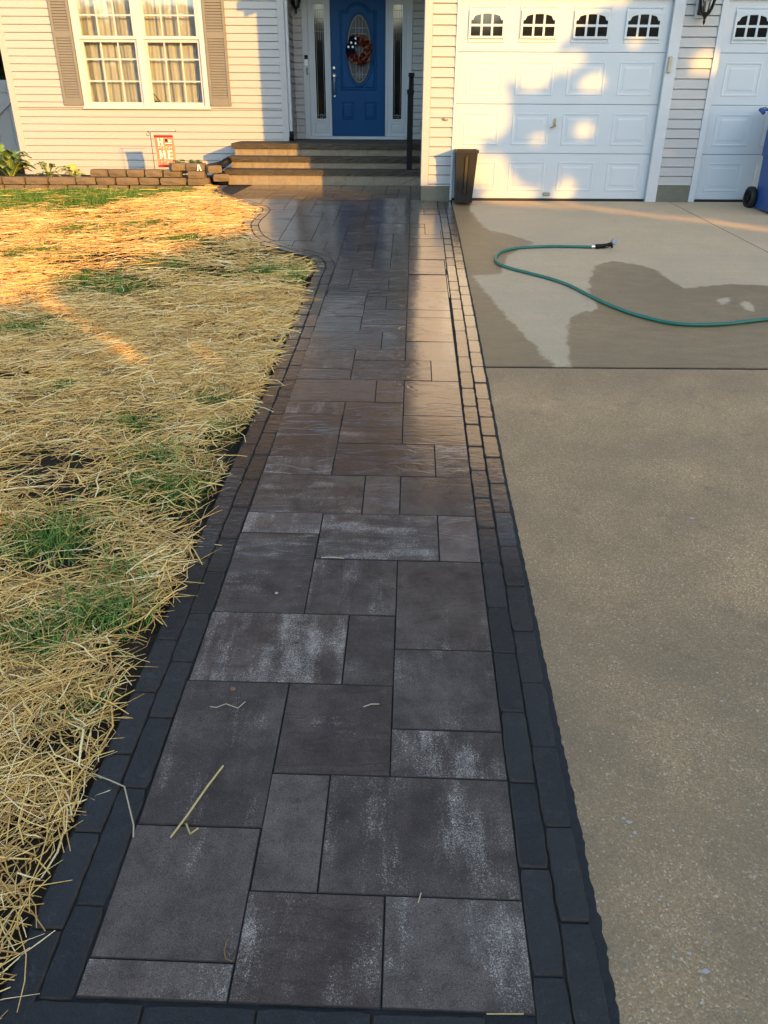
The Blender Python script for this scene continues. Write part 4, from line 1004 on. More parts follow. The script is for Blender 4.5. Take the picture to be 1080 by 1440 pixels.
# bed soil, landscape fabric
v = []; nxb, nyb = 40, 8
for j in range(nyb):
    for i in range(nxb): x = -7.6+5.2*i/(nxb-1); y = YW+.17+(YL-.02-YW-.17)*j/(nyb-1); v.append((x, y, .005+.03*float(vnoise(x, y, 3))))
tag(mesh_obj('bed_soil', v, [(j*nxb+i, j*nxb+i+1, (j+1)*nxb+i+1, (j+1)*nxb+i) for j in range(nyb-1) for i in range(nxb-1)], M['soil'], smooth=True), kind='structure')
fb = B(); nf = 14
for j in range(8):
    for i in range(nf):
        t = i/(nf-1); s_ = j/7; x = -3.42+t*1.06; y = 12.22+s_*.5
        z = .10+.14*t**1.3+.10*math.sin(s_*2.6)*t+.03*float(vnoise(x, y, 7)); fb.v.append((x, y, z))
fb.f = [(j*nf+i, j*nf+i+1, (j+1)*nf+i+1, (j+1)*nf+i) for j in range(7) for i in range(nf-1)]
tag(fb.obj('landscape_fabric', M['fabric'], None, (-2.9, 12.3, .1), True), 'black landscape fabric bunched up between the blocks and the steps', 'fabric')
b = B(); b.tube([(-2.62, 12.36, .19), (-2.52, 12.36, .23), (-2.42, 12.38, .30), (-2.37, 12.42, .33)], [.05, .055, .055, .05], 10); b.tube([(-2.60, 12.22, .06), (-2.50, 12.2, .12), (-2.43, 12.25, .15)], .05, 10)
tag(b.obj('drain_pipe', M['black_metal'], None, (-2.5, 12.3, .1), True), 'black drain pipe end beside the left edge of the steps', 'pipe')
mk = B(); mx_, mz_ = wall(281, 241, YW-.05)
mk.prism([(mx_-.035, .205), (mx_-.018, .205), (mx_-.012, .285), (mx_-.022, .285)], YW-.068, YW-.052); mk.prism([(mx_+.012, .205), (mx_+.03, .205), (mx_+.004, .285), (mx_-.008, .285)], YW-.068, YW-.052)
tag(mk.obj('chalk_mark', M['white'], rw))

# garden flag
YF = 12.65
fl = thing('garden_flag', 'small red garden flag reading HOME on a thin wire stand', 'garden flag', (-3.55, YF, .09))
FX0, FX1, FZ0, FZ1 = -3.508, -3.228, .212, .645
b = B(); b.tube([(-3.555, YF, .05), (-3.557, YF, .40), (-3.56, YF, .675), (-3.545, YF, .69), (-3.40, YF, .69), (-3.19, YF, .69), (-3.175, YF, .70), (-3.185, YF, .71)], .005, 6)
sp = [(-3.56-.045*math.cos(t)*(1-.11*t)-.045, YF, .655+.042*math.sin(t)*(1-.11*t)) for t in np.linspace(0, 7.5, 26)]
b.tube([(-3.56, YF, .69), (-3.60, YF, .695)]+sp[5:], .004, 6); b.obj('wire_stand', M['iron'], fl)
nb = 10; b = B(); nz = 14
def flag_y(x, z): return YF-.008+.012*math.sin((x-FX0)*22+z*5)+.006*math.sin(z*17)
for j in range(nz):
    for i in range(nb):
        x = FX0+(FX1-FX0)*i/(nb-1); z = FZ0+(FZ1-FZ0)*j/(nz-1); b.v.append((x+(FZ1-z)*.03, flag_y(x, z), z))
b.f = [(j*nb+i, j*nb+i+1, (j+1)*nb+i+1, (j+1)*nb+i) for j in range(nz-1) for i in range(nb-1)]
ban = b.obj('banner', M['banner'], fl)
sol = ban.modifiers.new('thick', 'SOLIDIFY'); sol.thickness = .002
def flag_print(name, quads, mat, lift=.003):
    bb_ = B()
    for q in quads:
        bb_.add([(x+(FZ1-z)*.03, flag_y(x, z)-lift, z) for x, z in q], [tuple(range(len(q)))])
    return bb_.obj(name, mat, fl)
def R_(x0, x1, z0, z1, n=4):
    return [[(x0+(x1-x0)*k/n, z0), (x0+(x1-x0)*(k+1)/n, z0), (x0+(x1-x0)*(k+1)/n, z1), (x0+(x1-x0)*k/n, z1)] for k in range(n)]
W_ = FX1-FX0
flag_print('hem', R_(FX0, FX1, FZ1-.030, FZ1, 9)+R_(FX0, FX1-.12, FZ0, FZ0+.026, 6), M['red'])
fx = lambda t: FX0+W_*t
H = R_(fx(.17), fx(.25), .50, .605, 1)+R_(fx(.36), fx(.44), .50, .605, 1)+R_(fx(.25), fx(.36), .545, .562, 1)+R_(fx(.14), fx(.28), .50, .508, 1)+R_(fx(.33), fx(.47), .50, .508, 1)+R_(fx(.14), fx(.28), .598, .605, 1)+R_(fx(.33), fx(.47), .598, .605, 1)
Mm = R_(fx(.17), fx(.24), .325, .44, 1)+R_(fx(.42), fx(.49), .325, .44, 1)+[[(fx(.20), .44), (fx(.27), .44), (fx(.35), .355), (fx(.31), .335)], [(fx(.46), .44), (fx(.31), .335), (fx(.35), .355), (fx(.39), .44)][::-1]]+R_(fx(.13), fx(.27), .325, .333, 1)+R_(fx(.39), fx(.52), .325, .333, 1)
Ee = R_(fx(.62), fx(.69), .325, .44, 1)+R_(fx(.69), fx(.86), .325, .341, 2)+R_(fx(.69), fx(.84), .376, .391, 2)+R_(fx(.69), fx(.86), .425, .44, 2)+R_(fx(.58), fx(.64), .325, .333, 1)
for L_ in (H, Mm, Ee): flag_print('letter', L_, M['cream'])
# the O is a little flag
st_r, st_w = [], []
for k in range(7): (st_r if k % 2 == 0 else st_w).extend(R_(fx(.55), fx(.90), .515+k*.0115, .515+(k+1)*.0115, 4))
flag_print('flag_stripe', st_r, M['red']); flag_print('flag_stripe', st_w, M['white']); flag_print('flag_canton', R_(fx(.55), fx(.70), .552, .5955, 2), M['navy'], .0045)
flag_print('ornament_print', [[(fx(a), z), (fx(a+.045), z+.006), (fx(a+.07), z+.022), (fx(a+.02), z+.018)] for a, z in ((.14, .462), (.26, .47), (.40, .462), (.55, .47), (.68, .46), (.80, .472), (.2, .275), (.38, .285), (.55, .27), (.72, .282))], M['cream'])

# plants
def leafy(name, label, cat, loc, mats, n, L, wd, up_, seed, group=None, drop=.5):
    t = thing(name, label, cat, loc, group); rr = random.Random(seed)
    bs = {m: B() for m in mats}
    for k in range(n):
        a = rr.uniform(0, 2*PI); l = L*rr.uniform(.6, 1.15); w = wd*rr.uniform(.7, 1.2); u0 = rr.uniform(.3, 1)*up_
        d = Vector((math.cos(a), math.sin(a), 0)); s_ = Vector((-math.sin(a), math.cos(a), 0)); b = bs[mats[k % len(mats)]]
        pts = []
        for q, ww in ((0, .1), (.35, .25), (.55, .95), (.78, .8), (1, .03)):
            z = u0*math.sin(min(1, q*1.3)*PI/2)-drop*l*max(0, q-.45)**1.4
            c = Vector(loc)+d*(l*q*.9)+Vector((0, 0, z)); pts += [c-s_*w*.5*ww+Vector((0, 0, .12*w)), c, c+s_*w*.5*ww+Vector((0, 0, .12*w))]
        b.add(pts, [(3*i+j, 3*i+j+1, 3*i+3+j+1, 3*i+3+j) for i in range(4) for j in (0, 1)])
    for m in mats: bs[m].obj('leaves', M[m], t, smooth=True)
    return t
leafy('hosta', 'tall variegated green plant at the left corner of the house', 'plant', (-5.68, 12.48, .03), ['hosta', 'hosta_dark'], 40, .38, .13, .52, 1)
leafy('hosta', 'small green leafy plant beside the house corner board', 'plant', (-5.10, 12.48, .03), ['hosta', 'hosta_dark'], 18, .22, .075, .27, 2)
leafy('hosta', 'golden yellow leaved plant on the retaining wall', 'plant', (-4.72, 12.45, .03), ['hosta_gold', 'hosta'], 20, .25, .09, .23, 3)
leafy('seedling', 'tiny green seedling behind the wall left of the flag', 'plant', (-4.36, 12.4, .03), ['hosta'], 10, .13, .04, .16, 4)
leafy('sedum', 'pale green low plant on top of the block beside the flag', 'plant', (-3.10, 12.32, .27), ['hosta', 'hosta_dark'], 26, .14, .055, .07, 5)
leafy('sedum', 'pale green low plant nearest the steps on the stacked blocks', 'plant', (-2.88, 12.34, .27), ['hosta', 'hosta_dark'], 24, .14, .055, .07, 6)

# ================================================================== BINS, HOSE
b_ = thing('trash_bin', 'slim dark brown plastic bin standing against the garage door trim', 'bin', (.90, 10.17, 0))
b = B(); yb0, yb1 = 10.02, 10.30; z1 = .585
lo_ = [(.795, yb0+.03), (.99, yb0+.03), (.99, yb1), (.795, yb1)]; hi_ = [(.782, yb0), (1.032, yb0), (1.032, yb1+.02), (.782, yb1+.02)]
b.add([(*p, 0.0) for p in lo_]+[(*p, z1-.03) for p in hi_]+[(p[0]+(.012 if p[0] < .9 else -.012), p[1]+(.012 if p[1] < 10.1 else -.012), z1-.03) for p in hi_]+[(p[0]+(.012 if p[0] < .9 else -.012), p[1]+(.012 if p[1] < 10.1 else -.012), .02) for p in lo_],
      [(3, 2, 1, 0)]+[(i, (i+1)%4, 4+(i+1)%4, 4+i) for i in range(4)]+[(4+i, 4+(i+1)%4, 8+(i+1)%4, 8+i) for i in range(4)]+[(8+i, 8+(i+1)%4, 12+(i+1)%4, 12+i) for i in range(4)]+[(12, 13, 14, 15)])
b.obj('body', M['bin'], b_)
b = B(); o_ = [(.772, 10.01), (1.042, 10.01), (1.042, yb1+.03), (.772, yb1+.03)]; i_ = [(.794, yb0+.012), (1.020, yb0+.012), (1.020, yb1+.008), (.794, yb1+.008)]
for k in range(4):
    pass
n4 = 4; vs_ = [(*p, z1-.032) for p in o_]+[(*p, z1-.032) for p in i_]+[(*p, z1) for p in o_]+[(*p, z1) for p in i_]; fs = []
for i in range(4):
    j = (i+1)%4; fs += [(i, 4+i, 4+j, j), (8+i, 8+j, 12+j, 12+i), (i, j, 8+j, 8+i), (4+i, 12+i, 12+j, 4+j)]
b.add(vs_, fs); b.obj('rim', M['bin'], b_)
b = B()
def fy(z): return yb0+.03-.03*z/(z1-.03)
b.add([(.872, fy(.10)-.001, .10), (.925, fy(.10)-.001, .10), (.935, fy(.52)-.001, .52), (.880, fy(.52)-.001, .52), (.878, fy(.10)-.014, .105), (.884, fy(.10)-.014, .105), (.892, fy(.52)-.014, .515), (.885, fy(.52)-.014, .515)], [(0, 1, 2, 3), (4, 5, 6, 7), (0, 4, 7, 3), (1, 2, 6, 5), (3, 7, 6, 2), (0, 1, 5, 4)])
b.add([(.917, fy(.10)-.001, .10), (.930, fy(.10)-.001, .10), (.940, fy(.52)-.001, .52), (.928, fy(.52)-.001, .52), (.919, fy(.10)-.013, .10), (.926, fy(.10)-.013, .10), (.936, fy(.52)-.013, .52), (.930, fy(.52)-.013, .52)], [(4, 5, 6, 7), (0, 4, 7, 3), (1, 2, 6, 5), (3, 7, 6, 2), (0, 1, 5, 4)])
b.obj('moulded_rib', M['bin'], b_)

ct = thing('recycling_cart', 'blue wheeled recycling cart in front of the right garage door', 'recycling cart', (4.610, 9.8, 0))
cz = gz(0, 9.75)
b = B(); lo_ = [(4.410, 9.58), (4.880, 9.58), (4.880, 10.02), (4.410, 10.02)]; hi_ = [(4.422, 9.46), (4.960, 9.46), (4.960, 10.12), (4.422, 10.12)]
mid_ = [(4.415, 9.52), (4.930, 9.52), (4.930, 10.06), (4.415, 10.06)]
b.nest([[(*p, cz+.02) for p in lo_], [(*p, cz+.58) for p in mid_], [(p[0]-.0, p[1], cz+.60) for p in [(4.400, 9.50), (4.950, 9.50), (4.950, 10.08), (4.400, 10.08)]], [(*p, cz+1.020) for p in hi_]]); b.add([(*p, cz+.02) for p in lo_], [(3, 2, 1, 0)])
b.obj('body', M['cart'], ct)
b = B(); b.box(4.400, 4.980, 9.41, 10.17, cz+1.022, cz+1.065, .015); b.box(4.430, 4.950, 9.46, 10.12, cz+1.066, cz+1.100, .02); b.obj('lid', M['cart'], ct)
b = B(); b.tube([(4.365, 10.17, cz+1.090), (4.365, 10.24, cz+1.080), (4.990, 10.24, cz+1.080), (4.990, 10.17, cz+1.090)], .018, 8); b.tube([(4.340, 10.12, cz+1.040), (4.315, 10.18, cz+1.080)], .022, 8); b.obj('handle', M['cart'], ct)
for xw in (4.370, 4.920):
    wl = bpy.data.objects.new('wheel', None); place(wl, ct, (xw, 10.08, cz+.125))
    b = B(); n = 28; R0 = .125
    def lathe_x(b, cx, cy, cz_, prof, n=28):
        b.add([(cx+x, cy+r*math.cos(2*PI*k/n), cz_+r*math.sin(2*PI*k/n)) for r, x in prof for k in range(n)], [(i*n+k, i*n+(k+1)%n, (i+1)*n+(k+1)%n, (i+1)*n+k) for i in range(len(prof)-1) for k in range(n)])
    lathe_x(b, xw, 10.08, cz+.13, [(.085, -.03), (.105, -.04), (.125, -.03), (.128, 0), (.125, .03), (.105, .04), (.085, .03), (.085, -.03)]); b.obj('tyre', M['rubber'], wl, smooth=True)
    b = B(); lathe_x(b, xw, 10.08, cz+.13, [(.001, -.03), (.03, -.03), (.03, .03), (.001, .03)], 14)
    for k in range(5):
        a = 2*PI*k/5; b.tube([(xw-.02, 10.08+.025*math.cos(a), cz+.13+.025*math.sin(a)), (xw-.02, 10.08+.088*math.cos(a), cz+.13+.088*math.sin(a))], .012, 6)
    b.obj('hub', M['grey'] if False else M['black_metal'], wl)
b = B(); b.tube([(4.370, 10.08, cz+.13), (4.920, 10.08, cz+.13)], .012, 8); b.obj('axle', M['black_metal'], ct)

hp = [(1080+260, 436), (1190, 444), (1080, 451), (1010, 458), (950, 457), (900, 446), (860, 432), (830, 418), (800, 403), (775, 394), (745, 386), (718, 379), (702, 373), (697, 367), (698, 361), (706, 355), (722, 351), (745, 349), (780, 348), (832, 349)]
pts = [ground(*p) for p in hp]
sm = resample(pts, .04); HR = .0145
hose = thing('garden_hose', 'green garden hose with a spray nozzle lying across the concrete driveway', 'hose', (1.6, 7.0, gz(0, 7.0)))
b = B(); b.tube([(p.x, p.y, gz(p.x, p.y)-.004+HR) for p in sm], HR, 10); b.obj('tube', M['hose'], hose, smooth=True)
e = sm[-1]; zz_ = gz(e.x, e.y)+HR; dx = Vector((1, .02, 0)).normalized()
b = B(); P_ = lambda d, z=0: (e.x+dx.x*d, e.y+dx.y*d, zz_+z)
b.tube([P_(-.005), P_(.03)], .019, 10); b.obj('coupling', M['chrome'], hose)
b = B(); b.tube([P_(.028), P_(.05), P_(.10, .006), P_(.15, .018), P_(.19, .03)], [.020, .025, .021, .015, .016], 10); b.tube([P_(.19, .028), P_(.20, .0), P_(.205, -.008)], .012, 8); b.tube([P_(.08, -.012), P_(.15, -.010), P_(.19, .012)], .006, 6); b.obj('nozzle_grip', M['black_metal'], hose)
b = B(); c_ = Vector(P_(.215, .048)); 
n = 18; nv = Vector((.55, -.75, .35)).normalized(); a1 = nv.cross(Vector((0, 0, 1))).normalized(); a2 = a1.cross(nv)
prof = [(.016, -.03), (.030, -.012), (.034, .0), (.033, .008), (.026, .010), (.012, .007)]
b.add([c_+nv*h+(a1*math.cos(2*PI*k/n)+a2*math.sin(2*PI*k/n))*r for r, h in prof for k in range(n)], [(i*n+k, i*n+(k+1)%n, (i+1)*n+(k+1)%n, (i+1)*n+k) for i in range(len(prof)-1) for k in range(n)]+[tuple(range((len(prof)-1)*n, len(prof)*n))]); b.obj('spray_head', M['spray'], hose)

# ================================================================== BESIDE THE HOUSE
fn = thing('vinyl_gate', 'white vinyl gate with a diagonal brace behind the house corner', 'gate', (-7.2, 15.6, 0))
b = B(); b.box(-6.62, -6.50, 15.55, 15.67, 0, 1.55, .006); b.obj('post', M['fence'], fn)
b = B(); b.box(-9.3, -9.18, 15.55, 15.67, 0, 1.55, .006); b.obj('post', M['fence'], fn)
for z0, z1 in ((.05, .20), (1.22, 1.42)):
    b = B(); b.box(-9.178, -6.622, 15.57, 15.63, z0, z1, .005); b.obj('rail', M['fence'], fn)
for k in range(10):
    x0 = -9.17+k*.2545; b = B(); b.box(x0+.001, x0+.2535, 15.585, 15.615, .201, 1.219, .006); b.obj('plank', M['fence'], fn)
b = B(); a_, c_ = (-8.0, .25), (-6.65, 1.25); d_ = .07
b.prism([(a_[0], a_[1]-d_), (c_[0], c_[1]-d_), (c_[0], c_[1]+d_), (a_[0], a_[1]+d_)], 15.555, 15.584); b.obj('brace', M['fence'], fn)
b = B(); b.box(-6.49, -6.2, 15.58, 15.64, .05, 1.4, .006); b.obj('infill_panel', M['fence'], fn)

def leaf_cloud(cs, size, jitter=.6, seed=0):
    """cs: (n,3) leaf centres -> verts, faces of small bent leaf quads"""
    r = np.random.default_rng(seed); n = len(cs)
    a = r.normal(size=(n, 3)); a /= np.linalg.norm(a, axis=1)[:, None]
    b2 = np.cross(a, r.normal(size=(n, 3))); b2 /= np.linalg.norm(b2, axis=1)[:, None]
    s = size*r.uniform(.6, 1.25, n)[:, None]
    v = np.stack([cs-a*s*.6, cs+b2*s*.35, cs+a*s*.6, cs-b2*s*.35], 1).reshape(-1, 3)
    return v, np.arange(4*n).reshape(n, 4)
def fast_mesh(name, v, f, mat, parent=None, loc=(0, 0, 0), tone=None):
    v = np.asarray(v, dtype=np.float32)-np.array(loc, dtype=np.float32); f = np.asarray(f, dtype=np.int32); k = f.shape[1]
    me = bpy.data.meshes.new(name); me.vertices.add(len(v)); me.vertices.foreach_set('co', v.ravel())
    me.loops.add(f.size); me.loops.foreach_set('vertex_index', f.ravel())
    me.polygons.add(len(f)); me.polygons.foreach_set('loop_start', np.arange(0, f.size, k, dtype=np.int32)); me.polygons.foreach_set('loop_total', np.full(len(f), k, dtype=np.int32))
    me.update(calc_edges=True); me.materials.append(mat)
    if tone is not None:
        at = me.attributes.new('tone', 'FLOAT', 'POINT'); at.data.foreach_set('value', tone.astype(np.float32))
    return place(bpy.data.objects.new(name, me), parent, loc)

def bush(name, label, cat, loc, rad, h, n, mat, size, seed, group=None):
    t = thing(name, label, cat, loc, group); r = np.random.default_rng(seed)
    d = r.normal(size=(n, 3)); d /= np.linalg.norm(d, axis=1)[:, None]; q = r.uniform(.45, 1, n)**.5
    lump = 1+.22*np.sin(d[:, 0]*7+seed)+.18*np.sin(d[:, 2]*9+d[:, 1]*6)
    c = np.stack([loc[0]+rad*d[:, 0]*q*lump, loc[1]+rad*d[:, 1]*q*lump, loc[2]+h*.52+h*.5*d[:, 2]*q*lump], 1)
    v, f = leaf_cloud(c, size, seed=seed); fast_mesh('crown', v, f, M[mat], t, loc)
    b = B(); b.tube([(loc[0], loc[1], loc[2]-.1), (loc[0]+.03, loc[1], loc[2]+h*.4), (loc[0]-.02, loc[1]+.02, loc[2]+h*.75)], [.06, .045, .015], 7); b.obj('trunk', M['bark'], t)
bush('arborvitae', 'yellow green conifer by the left edge beside the house corner', 'shrub', (-7.30, 14.3, .05), .55, 2.6, 5200, 'leaf_gold', .085, 4)
bush('shade_tree', 'dark green tree behind the white gate', 'tree', (-9.4, 19.5, 0), 2.2, 5.0, 7000, 'leaf', .26, 5)

# ================================================================== TREES ACROSS THE STREET (they shade the foreground)
TE = math.tan(SUN_EL); SA, CA = math.sin(SUN_AZ), math.cos(SUN_AZ)
def st(X, Y, Z): return CA*X+SA*Y, Z+(-SA*X+CA*Y)*TE            # co-ordinates of a sun ray: sideways, height
BS = np.array([-8, .5, 1.0, 1.74, 2.3, 3.0, 3.57, 4.1, 5.0, 5.84, 6.2, 6.6, 6.75, 6.95]); BT = np.array([1.0, 1.0, 1.04, 1.12, 1.22, 1.32, 1.42, 1.60, 1.72, 1.75, 1.80, 1.77, 1.72, 1.62])
ES = np.array([6.72, 6.84, 6.92, 7.05, 7.25, 7.6, 8.03, 8.4, 9.0, 12]); ET = np.array([1.50, 2.10, 2.50, 2.78, 2.95, 3.13, 3.46, 3.8, 4.4, 6.5])
LB_T = (np.array([6.9, 7.18, 7.62, 8.1, 8.5, 9.2]), np.array([1.54, 1.49, 1.36, 1.13, .87, .45])); LB_B = (LB_T[0], np.array([1.44, 1.42, 1.18, .86, .36, .0]))
SPOT = [(7.32, 2.78, .085, .085), (7.90, 2.70, .08, .085), (7.86, 2.19, .075, .075), (7.75, 1.53, .085, .11), (8.26, 3.05, .05, .05), (7.68, 2.93, .11, .075), (7.45, 2.95, .10, .06), (8.93, 2.75, .09, .075), (7.05, 1.70, .16, .10), (7.33, 1.55, .13, .06), (6.98, 1.85, .12, .18), (7.0, 2.45, .1, .2), (7.42, 2.16, .05, .05),
        (1.34, .96, .05, .05), (1.43, .73, .035, .03), (1.47, .57, .045, .04), (2.3, 1.14, .06, .03)]
def lit(s, t):
    o = (t > np.interp(s, BS, BT)+.05*(vnoise(s, t*0, 3.1)-.5)) & ((s < 6.72) | (t > np.interp(s, ES, ET)+.22*(vnoise(s, t, 2.6, 5)-.5)))
    o |= (s > 6.88) & (s < 9) & (t < np.interp(s, *LB_T)) & (t > np.interp(s, LB_T[0], LB_T[1]-np.array([.13, .12, .12, .14, .17, .2])))
    for cs, ct_, rs, rt_ in SPOT: o |= ((s-cs)/(rs*1.2))**2+((t-ct_)/(rt_*1.2))**2 < 1
    for cs, ct_, rs, rt_ in ((6.97, 3.0, .10, .05), (6.87, 2.75, .07, .06), (6.66, 2.36, .08, .05), (6.75, 2.55, .05, .05), (6.72, 2.05, .05, .04)): o &= ((s-cs)/rs)**2+((t-ct_)/rt_)**2 > 1
    return o
def shade_leaves(s0, s1, t0, t1, n, h0, h1, size, seed, strict=True):
    r = np.random.default_rng(seed); s = r.uniform(s0, s1, n); t = r.uniform(t0, t1, n); h = r.uniform(h0, h1, n)
    ok = ~lit(s, t)
    if strict:
        e = size*.5
        for ds_, dt_ in ((e, 0), (-e, 0), (0, e), (0, -e)): ok &= ~lit(s+ds_, t+dt_)
    edge_ = (s > 6.6)*np.clip(1-(np.interp(s, ES, ET)-t)/.6, 0, 1)*(s < 8.6)
    ok &= r.random(n) > .93*edge_*np.clip((vnoise(s, t, 6, 3)-.38)*6, 0, 1)
    s, t, h = s[ok], t[ok], h[ok]
    return np.stack([CA*s-SA*h, SA*s+CA*h, t-h*TE], 1)
def sun_base(s, h): X, Y = CA*s-SA*h, SA*s+CA*h; return (X, Y, gz(X, Y)-.1)
hedge_spans = [(-4.5, -2.4), (-2.6, -.4), (-.6, 1.6), (1.4, 3.4), (3.2, 5.1), (4.9, 7.0)]
words = ['leftmost', 'second', 'third', 'fourth', 'fifth', 'rightmost']
for k, (a, b2) in enumerate(hedge_spans):
    hb = sun_base((a+b2)/2, -9.0)
    t = thing('evergreen_shrub', 'tall dark evergreen across the street, %s in the row' % words[k], 'shrub', hb, 'evergreens across the street')
    c = np.vstack([shade_leaves(a, b2, -.9, 2.0, 5200, -9.9, -8.1, .15, 30+k), shade_leaves(a, b2, -2.9, -.9, 1400, -9.9, -8.1, .22, 40+k)])
    v, f = leaf_cloud(c, .19, seed=k); fast_mesh('crown', v, f, M['leaf'], t, hb)
    b = B(); b.tube([hb, (hb[0]+.05, hb[1], hb[2]+1.0), (hb[0], hb[1]+.03, hb[2]+2.0)], [.10, .08, .04], 8); b.obj('trunk', M['bark'], t)
tb = sun_base(9.3, -9.0)
t = thing('maple_tree', 'big leafy maple across the street to the right', 'tree', tb)
c = np.vstack([shade_leaves(6.6, 12.5, -.9, 6.3, 40000, -10.2, -7.8, .13, 61), shade_leaves(6.7, 8.6, .2, 3.6, 9000, -9.6, -8.4, .09, 62)])
v, f = leaf_cloud(c, .17, seed=71); fast_mesh('crown', v, f, M['leaf'], t, tb)
b = B(); b.tube([tb, (tb[0], tb[1], tb[2]+1.5), (tb[0]+.1, tb[1]-.1, tb[2]+3.5), (tb[0]+.2, tb[1], tb[2]+6)], [.28, .22, .16, .06], 10)
for q in range(5):
    a = q*1.3; z = tb[2]+2+q*.6; b.tube([(tb[0]+.1, tb[1], z), (tb[0]+.1+1.2*math.cos(a), tb[1]+.5*math.sin(a), z+.9), (tb[0]+.1+2.0*math.cos(a), tb[1]+.7*math.sin(a), z+1.6)], [.09, .06, .02], 7)
b.obj('trunk', M['bark'], t)

r_ = np.random.default_rng(17); n_ = 17000; X_ = r_.uniform(-45, 45, n_); top_ = 3.6+3.2*vnoise(X_, X_*0, .16, 4)+1.6*vnoise(X_, X_*0, .7, 6)+np.clip(X_, 0, 20)*.06
c = np.stack([X_, r_.uniform(-38, -33, n_), -1.5+(top_+1.5)*r_.random(n_)**.8], 1)
v, f = leaf_cloud(c, 1.0, seed=18); tag(fast_mesh('tree_line', v, f, M['leaf']), 'far line of trees beyond the street', 'trees', kind='stuff')

# unseen woods added to close the sky that the wet paving mirrors
r_ = np.random.default_rng(23); n_ = 26000; X_ = r_.uniform(-30, 32, n_); top_ = 15+6*vnoise(X_, X_*0, .11, 4)+3*vnoise(X_, X_*0, .45, 6)
c = np.stack([X_, r_.uniform(24, 30, n_), top_*r_.random(n_)**.75], 1)
v, f = leaf_cloud(c, 1.5, seed=19); tag(fast_mesh('added_woods', v, f, M['leaf_autumn']), 'unseen tall trees added behind the house to darken the paving reflections', 'trees', kind='stuff')

# ================================================================== STRAW AND GRASS
def lawn_points(n, y0, y1, over):
    y = rng.uniform(y0, y1, n); xr = border_x(y)+over(n); xlft = -.95-.455*y
    x = xlft+(xr-xlft)*rng.random(n); wgt = (xr-xlft)/(xr-xlft).max()
    keep = rng.random(n) < wgt
    return x[keep], y[keep]
def side2(a): return np.stack([-np.sin(a), np.cos(a)], 1)
def straw(x, y, L, rad, lift, seed):
    r = np.random.default_rng(seed); n = len(x); a = r.uniform(0, PI, n); a = np.where(r.random(n) < .18, r.normal(0.15, .6, n), a)
    L = L*np.where(r.random(n) < .35, r.uniform(.15, .45, n), r.uniform(.4, 1.3, n)); bend = r.normal(0, .24, n); kink = r.random(n) < .24; bend = np.where(kink, r.normal(0, .9, n), bend)
    d1 = np.stack([np.cos(a), np.sin(a)], 1); a2 = a+bend; d2 = np.stack([np.cos(a2), np.sin(a2)], 1)
    p1 = np.stack([x, y], 1); p0 = p1-d1*(L*.5)[:, None]; p2 = p1+d2*(L*.5)[:, None]
    base = lawn_z(x, y)+.018+lift*r.random(n)**1.5+.045*np.clip(vnoise(x, y, 2.3, 2)-.35, 0, 1)*(1 if True else 0)
    tl = r.normal(0, .05, n)
    z1 = base+.006; z0 = base-tl*L*.5; z2 = base+tl*L*.5
    g = lambda p: lawn_z(p[:, 0], p[:, 1])
    walkz = lambda p: np.where(p[:, 0] > border_x(p[:, 1])-.015, gz_np(p[:, 1])+.003, -9)
    z0 = np.maximum(np.maximum(z0, g(p0)+.004), walkz(p0)); z2 = np.maximum(np.maximum(z2, g(p2)+.004), walkz(p2)); z1 = np.maximum(z1, np.maximum(walkz(p1), (z0+z2)/2-.004))
    lim = r.exponential(.05, n)+np.where(r.random(n) < .03, .10, 0)
    over_ = np.maximum(p0[:, 0]-border_x(p0[:, 1]), p2[:, 0]-border_x(p2[:, 1]))
    ok = (over_ < lim) | (border_x(y) < -1.3)
    m0 = (p0+p1)/2+side2(a)*(L*r.normal(0, .035, n))[:, None]; m2 = (p1+p2)/2+side2(a2)*(L*r.normal(0, .035, n))[:, None]
    C = np.stack([np.column_stack([p0, z0]), np.column_stack([m0, (z0+z1)/2+.002]), np.column_stack([p1, z1]), np.column_stack([m2, (z1+z2)/2+.002]), np.column_stack([p2, z2])], 1)
    rad = rad*np.where(r.random(n) < .12, r.uniform(1.3, 1.9, n), r.uniform(.45, 1.2, n))
    side = np.stack([-np.sin(a), np.cos(a), np.zeros(n)], 1); upv = np.array([0, 0, 1.0])
    C, rad, side = C[ok], rad[ok], side[ok]; n = len(C)
    V = []
    for q, s in enumerate((.7, .95, 1, .9, .5)):
        for ang in (PI/2, PI/2+2*PI/3, PI/2+4*PI/3):
            V.append(C[:, q]+side*(np.cos(ang)*rad*s*1.25)[:, None]+upv*(np.sin(ang)*rad*s*.7)[:, None])
    V = np.stack(V, 1).reshape(-1, 3)
    bi = (np.arange(n)*15)[:, None]
    fq = np.array([(i*3+k, i*3+(k+1)%3, (i+1)*3+(k+1)%3, (i+1)*3+k) for i in range(4) for k in range(3)])
    F = (bi[:, None, :]+fq[None]).reshape(-1, 4)
    tone = np.repeat(np.clip(r.normal(.68, .26, n), 0, 1), 15)
    return V, F, tone
TUFT = [(190,598,.05),(235,680,.10),(215,640,.06),(70,745,.10),(150,850,.08),(165,800,.04),(15,890,.09),(60,905,.07),(235,372,.12),(140,395,.17),(180,405,.11),(45,455,.14),(90,540,.05),(385,378,.13),(300,560,.05),(205,312,.13),(120,318,.17),(60,350,.13),(255,335,.09),(425,390,.08),(330,600,.05),(110,1000,.03)]
BARE = [(295,457,.05),(100,780,.08),(60,650,.08),(130,870,.06),(10,520,.08),(75,690,.06),(40,800,.06),(250,720,.07),(190,905,.06),(20,1180,.05),(410,400,.05),(60,1050,.05)]
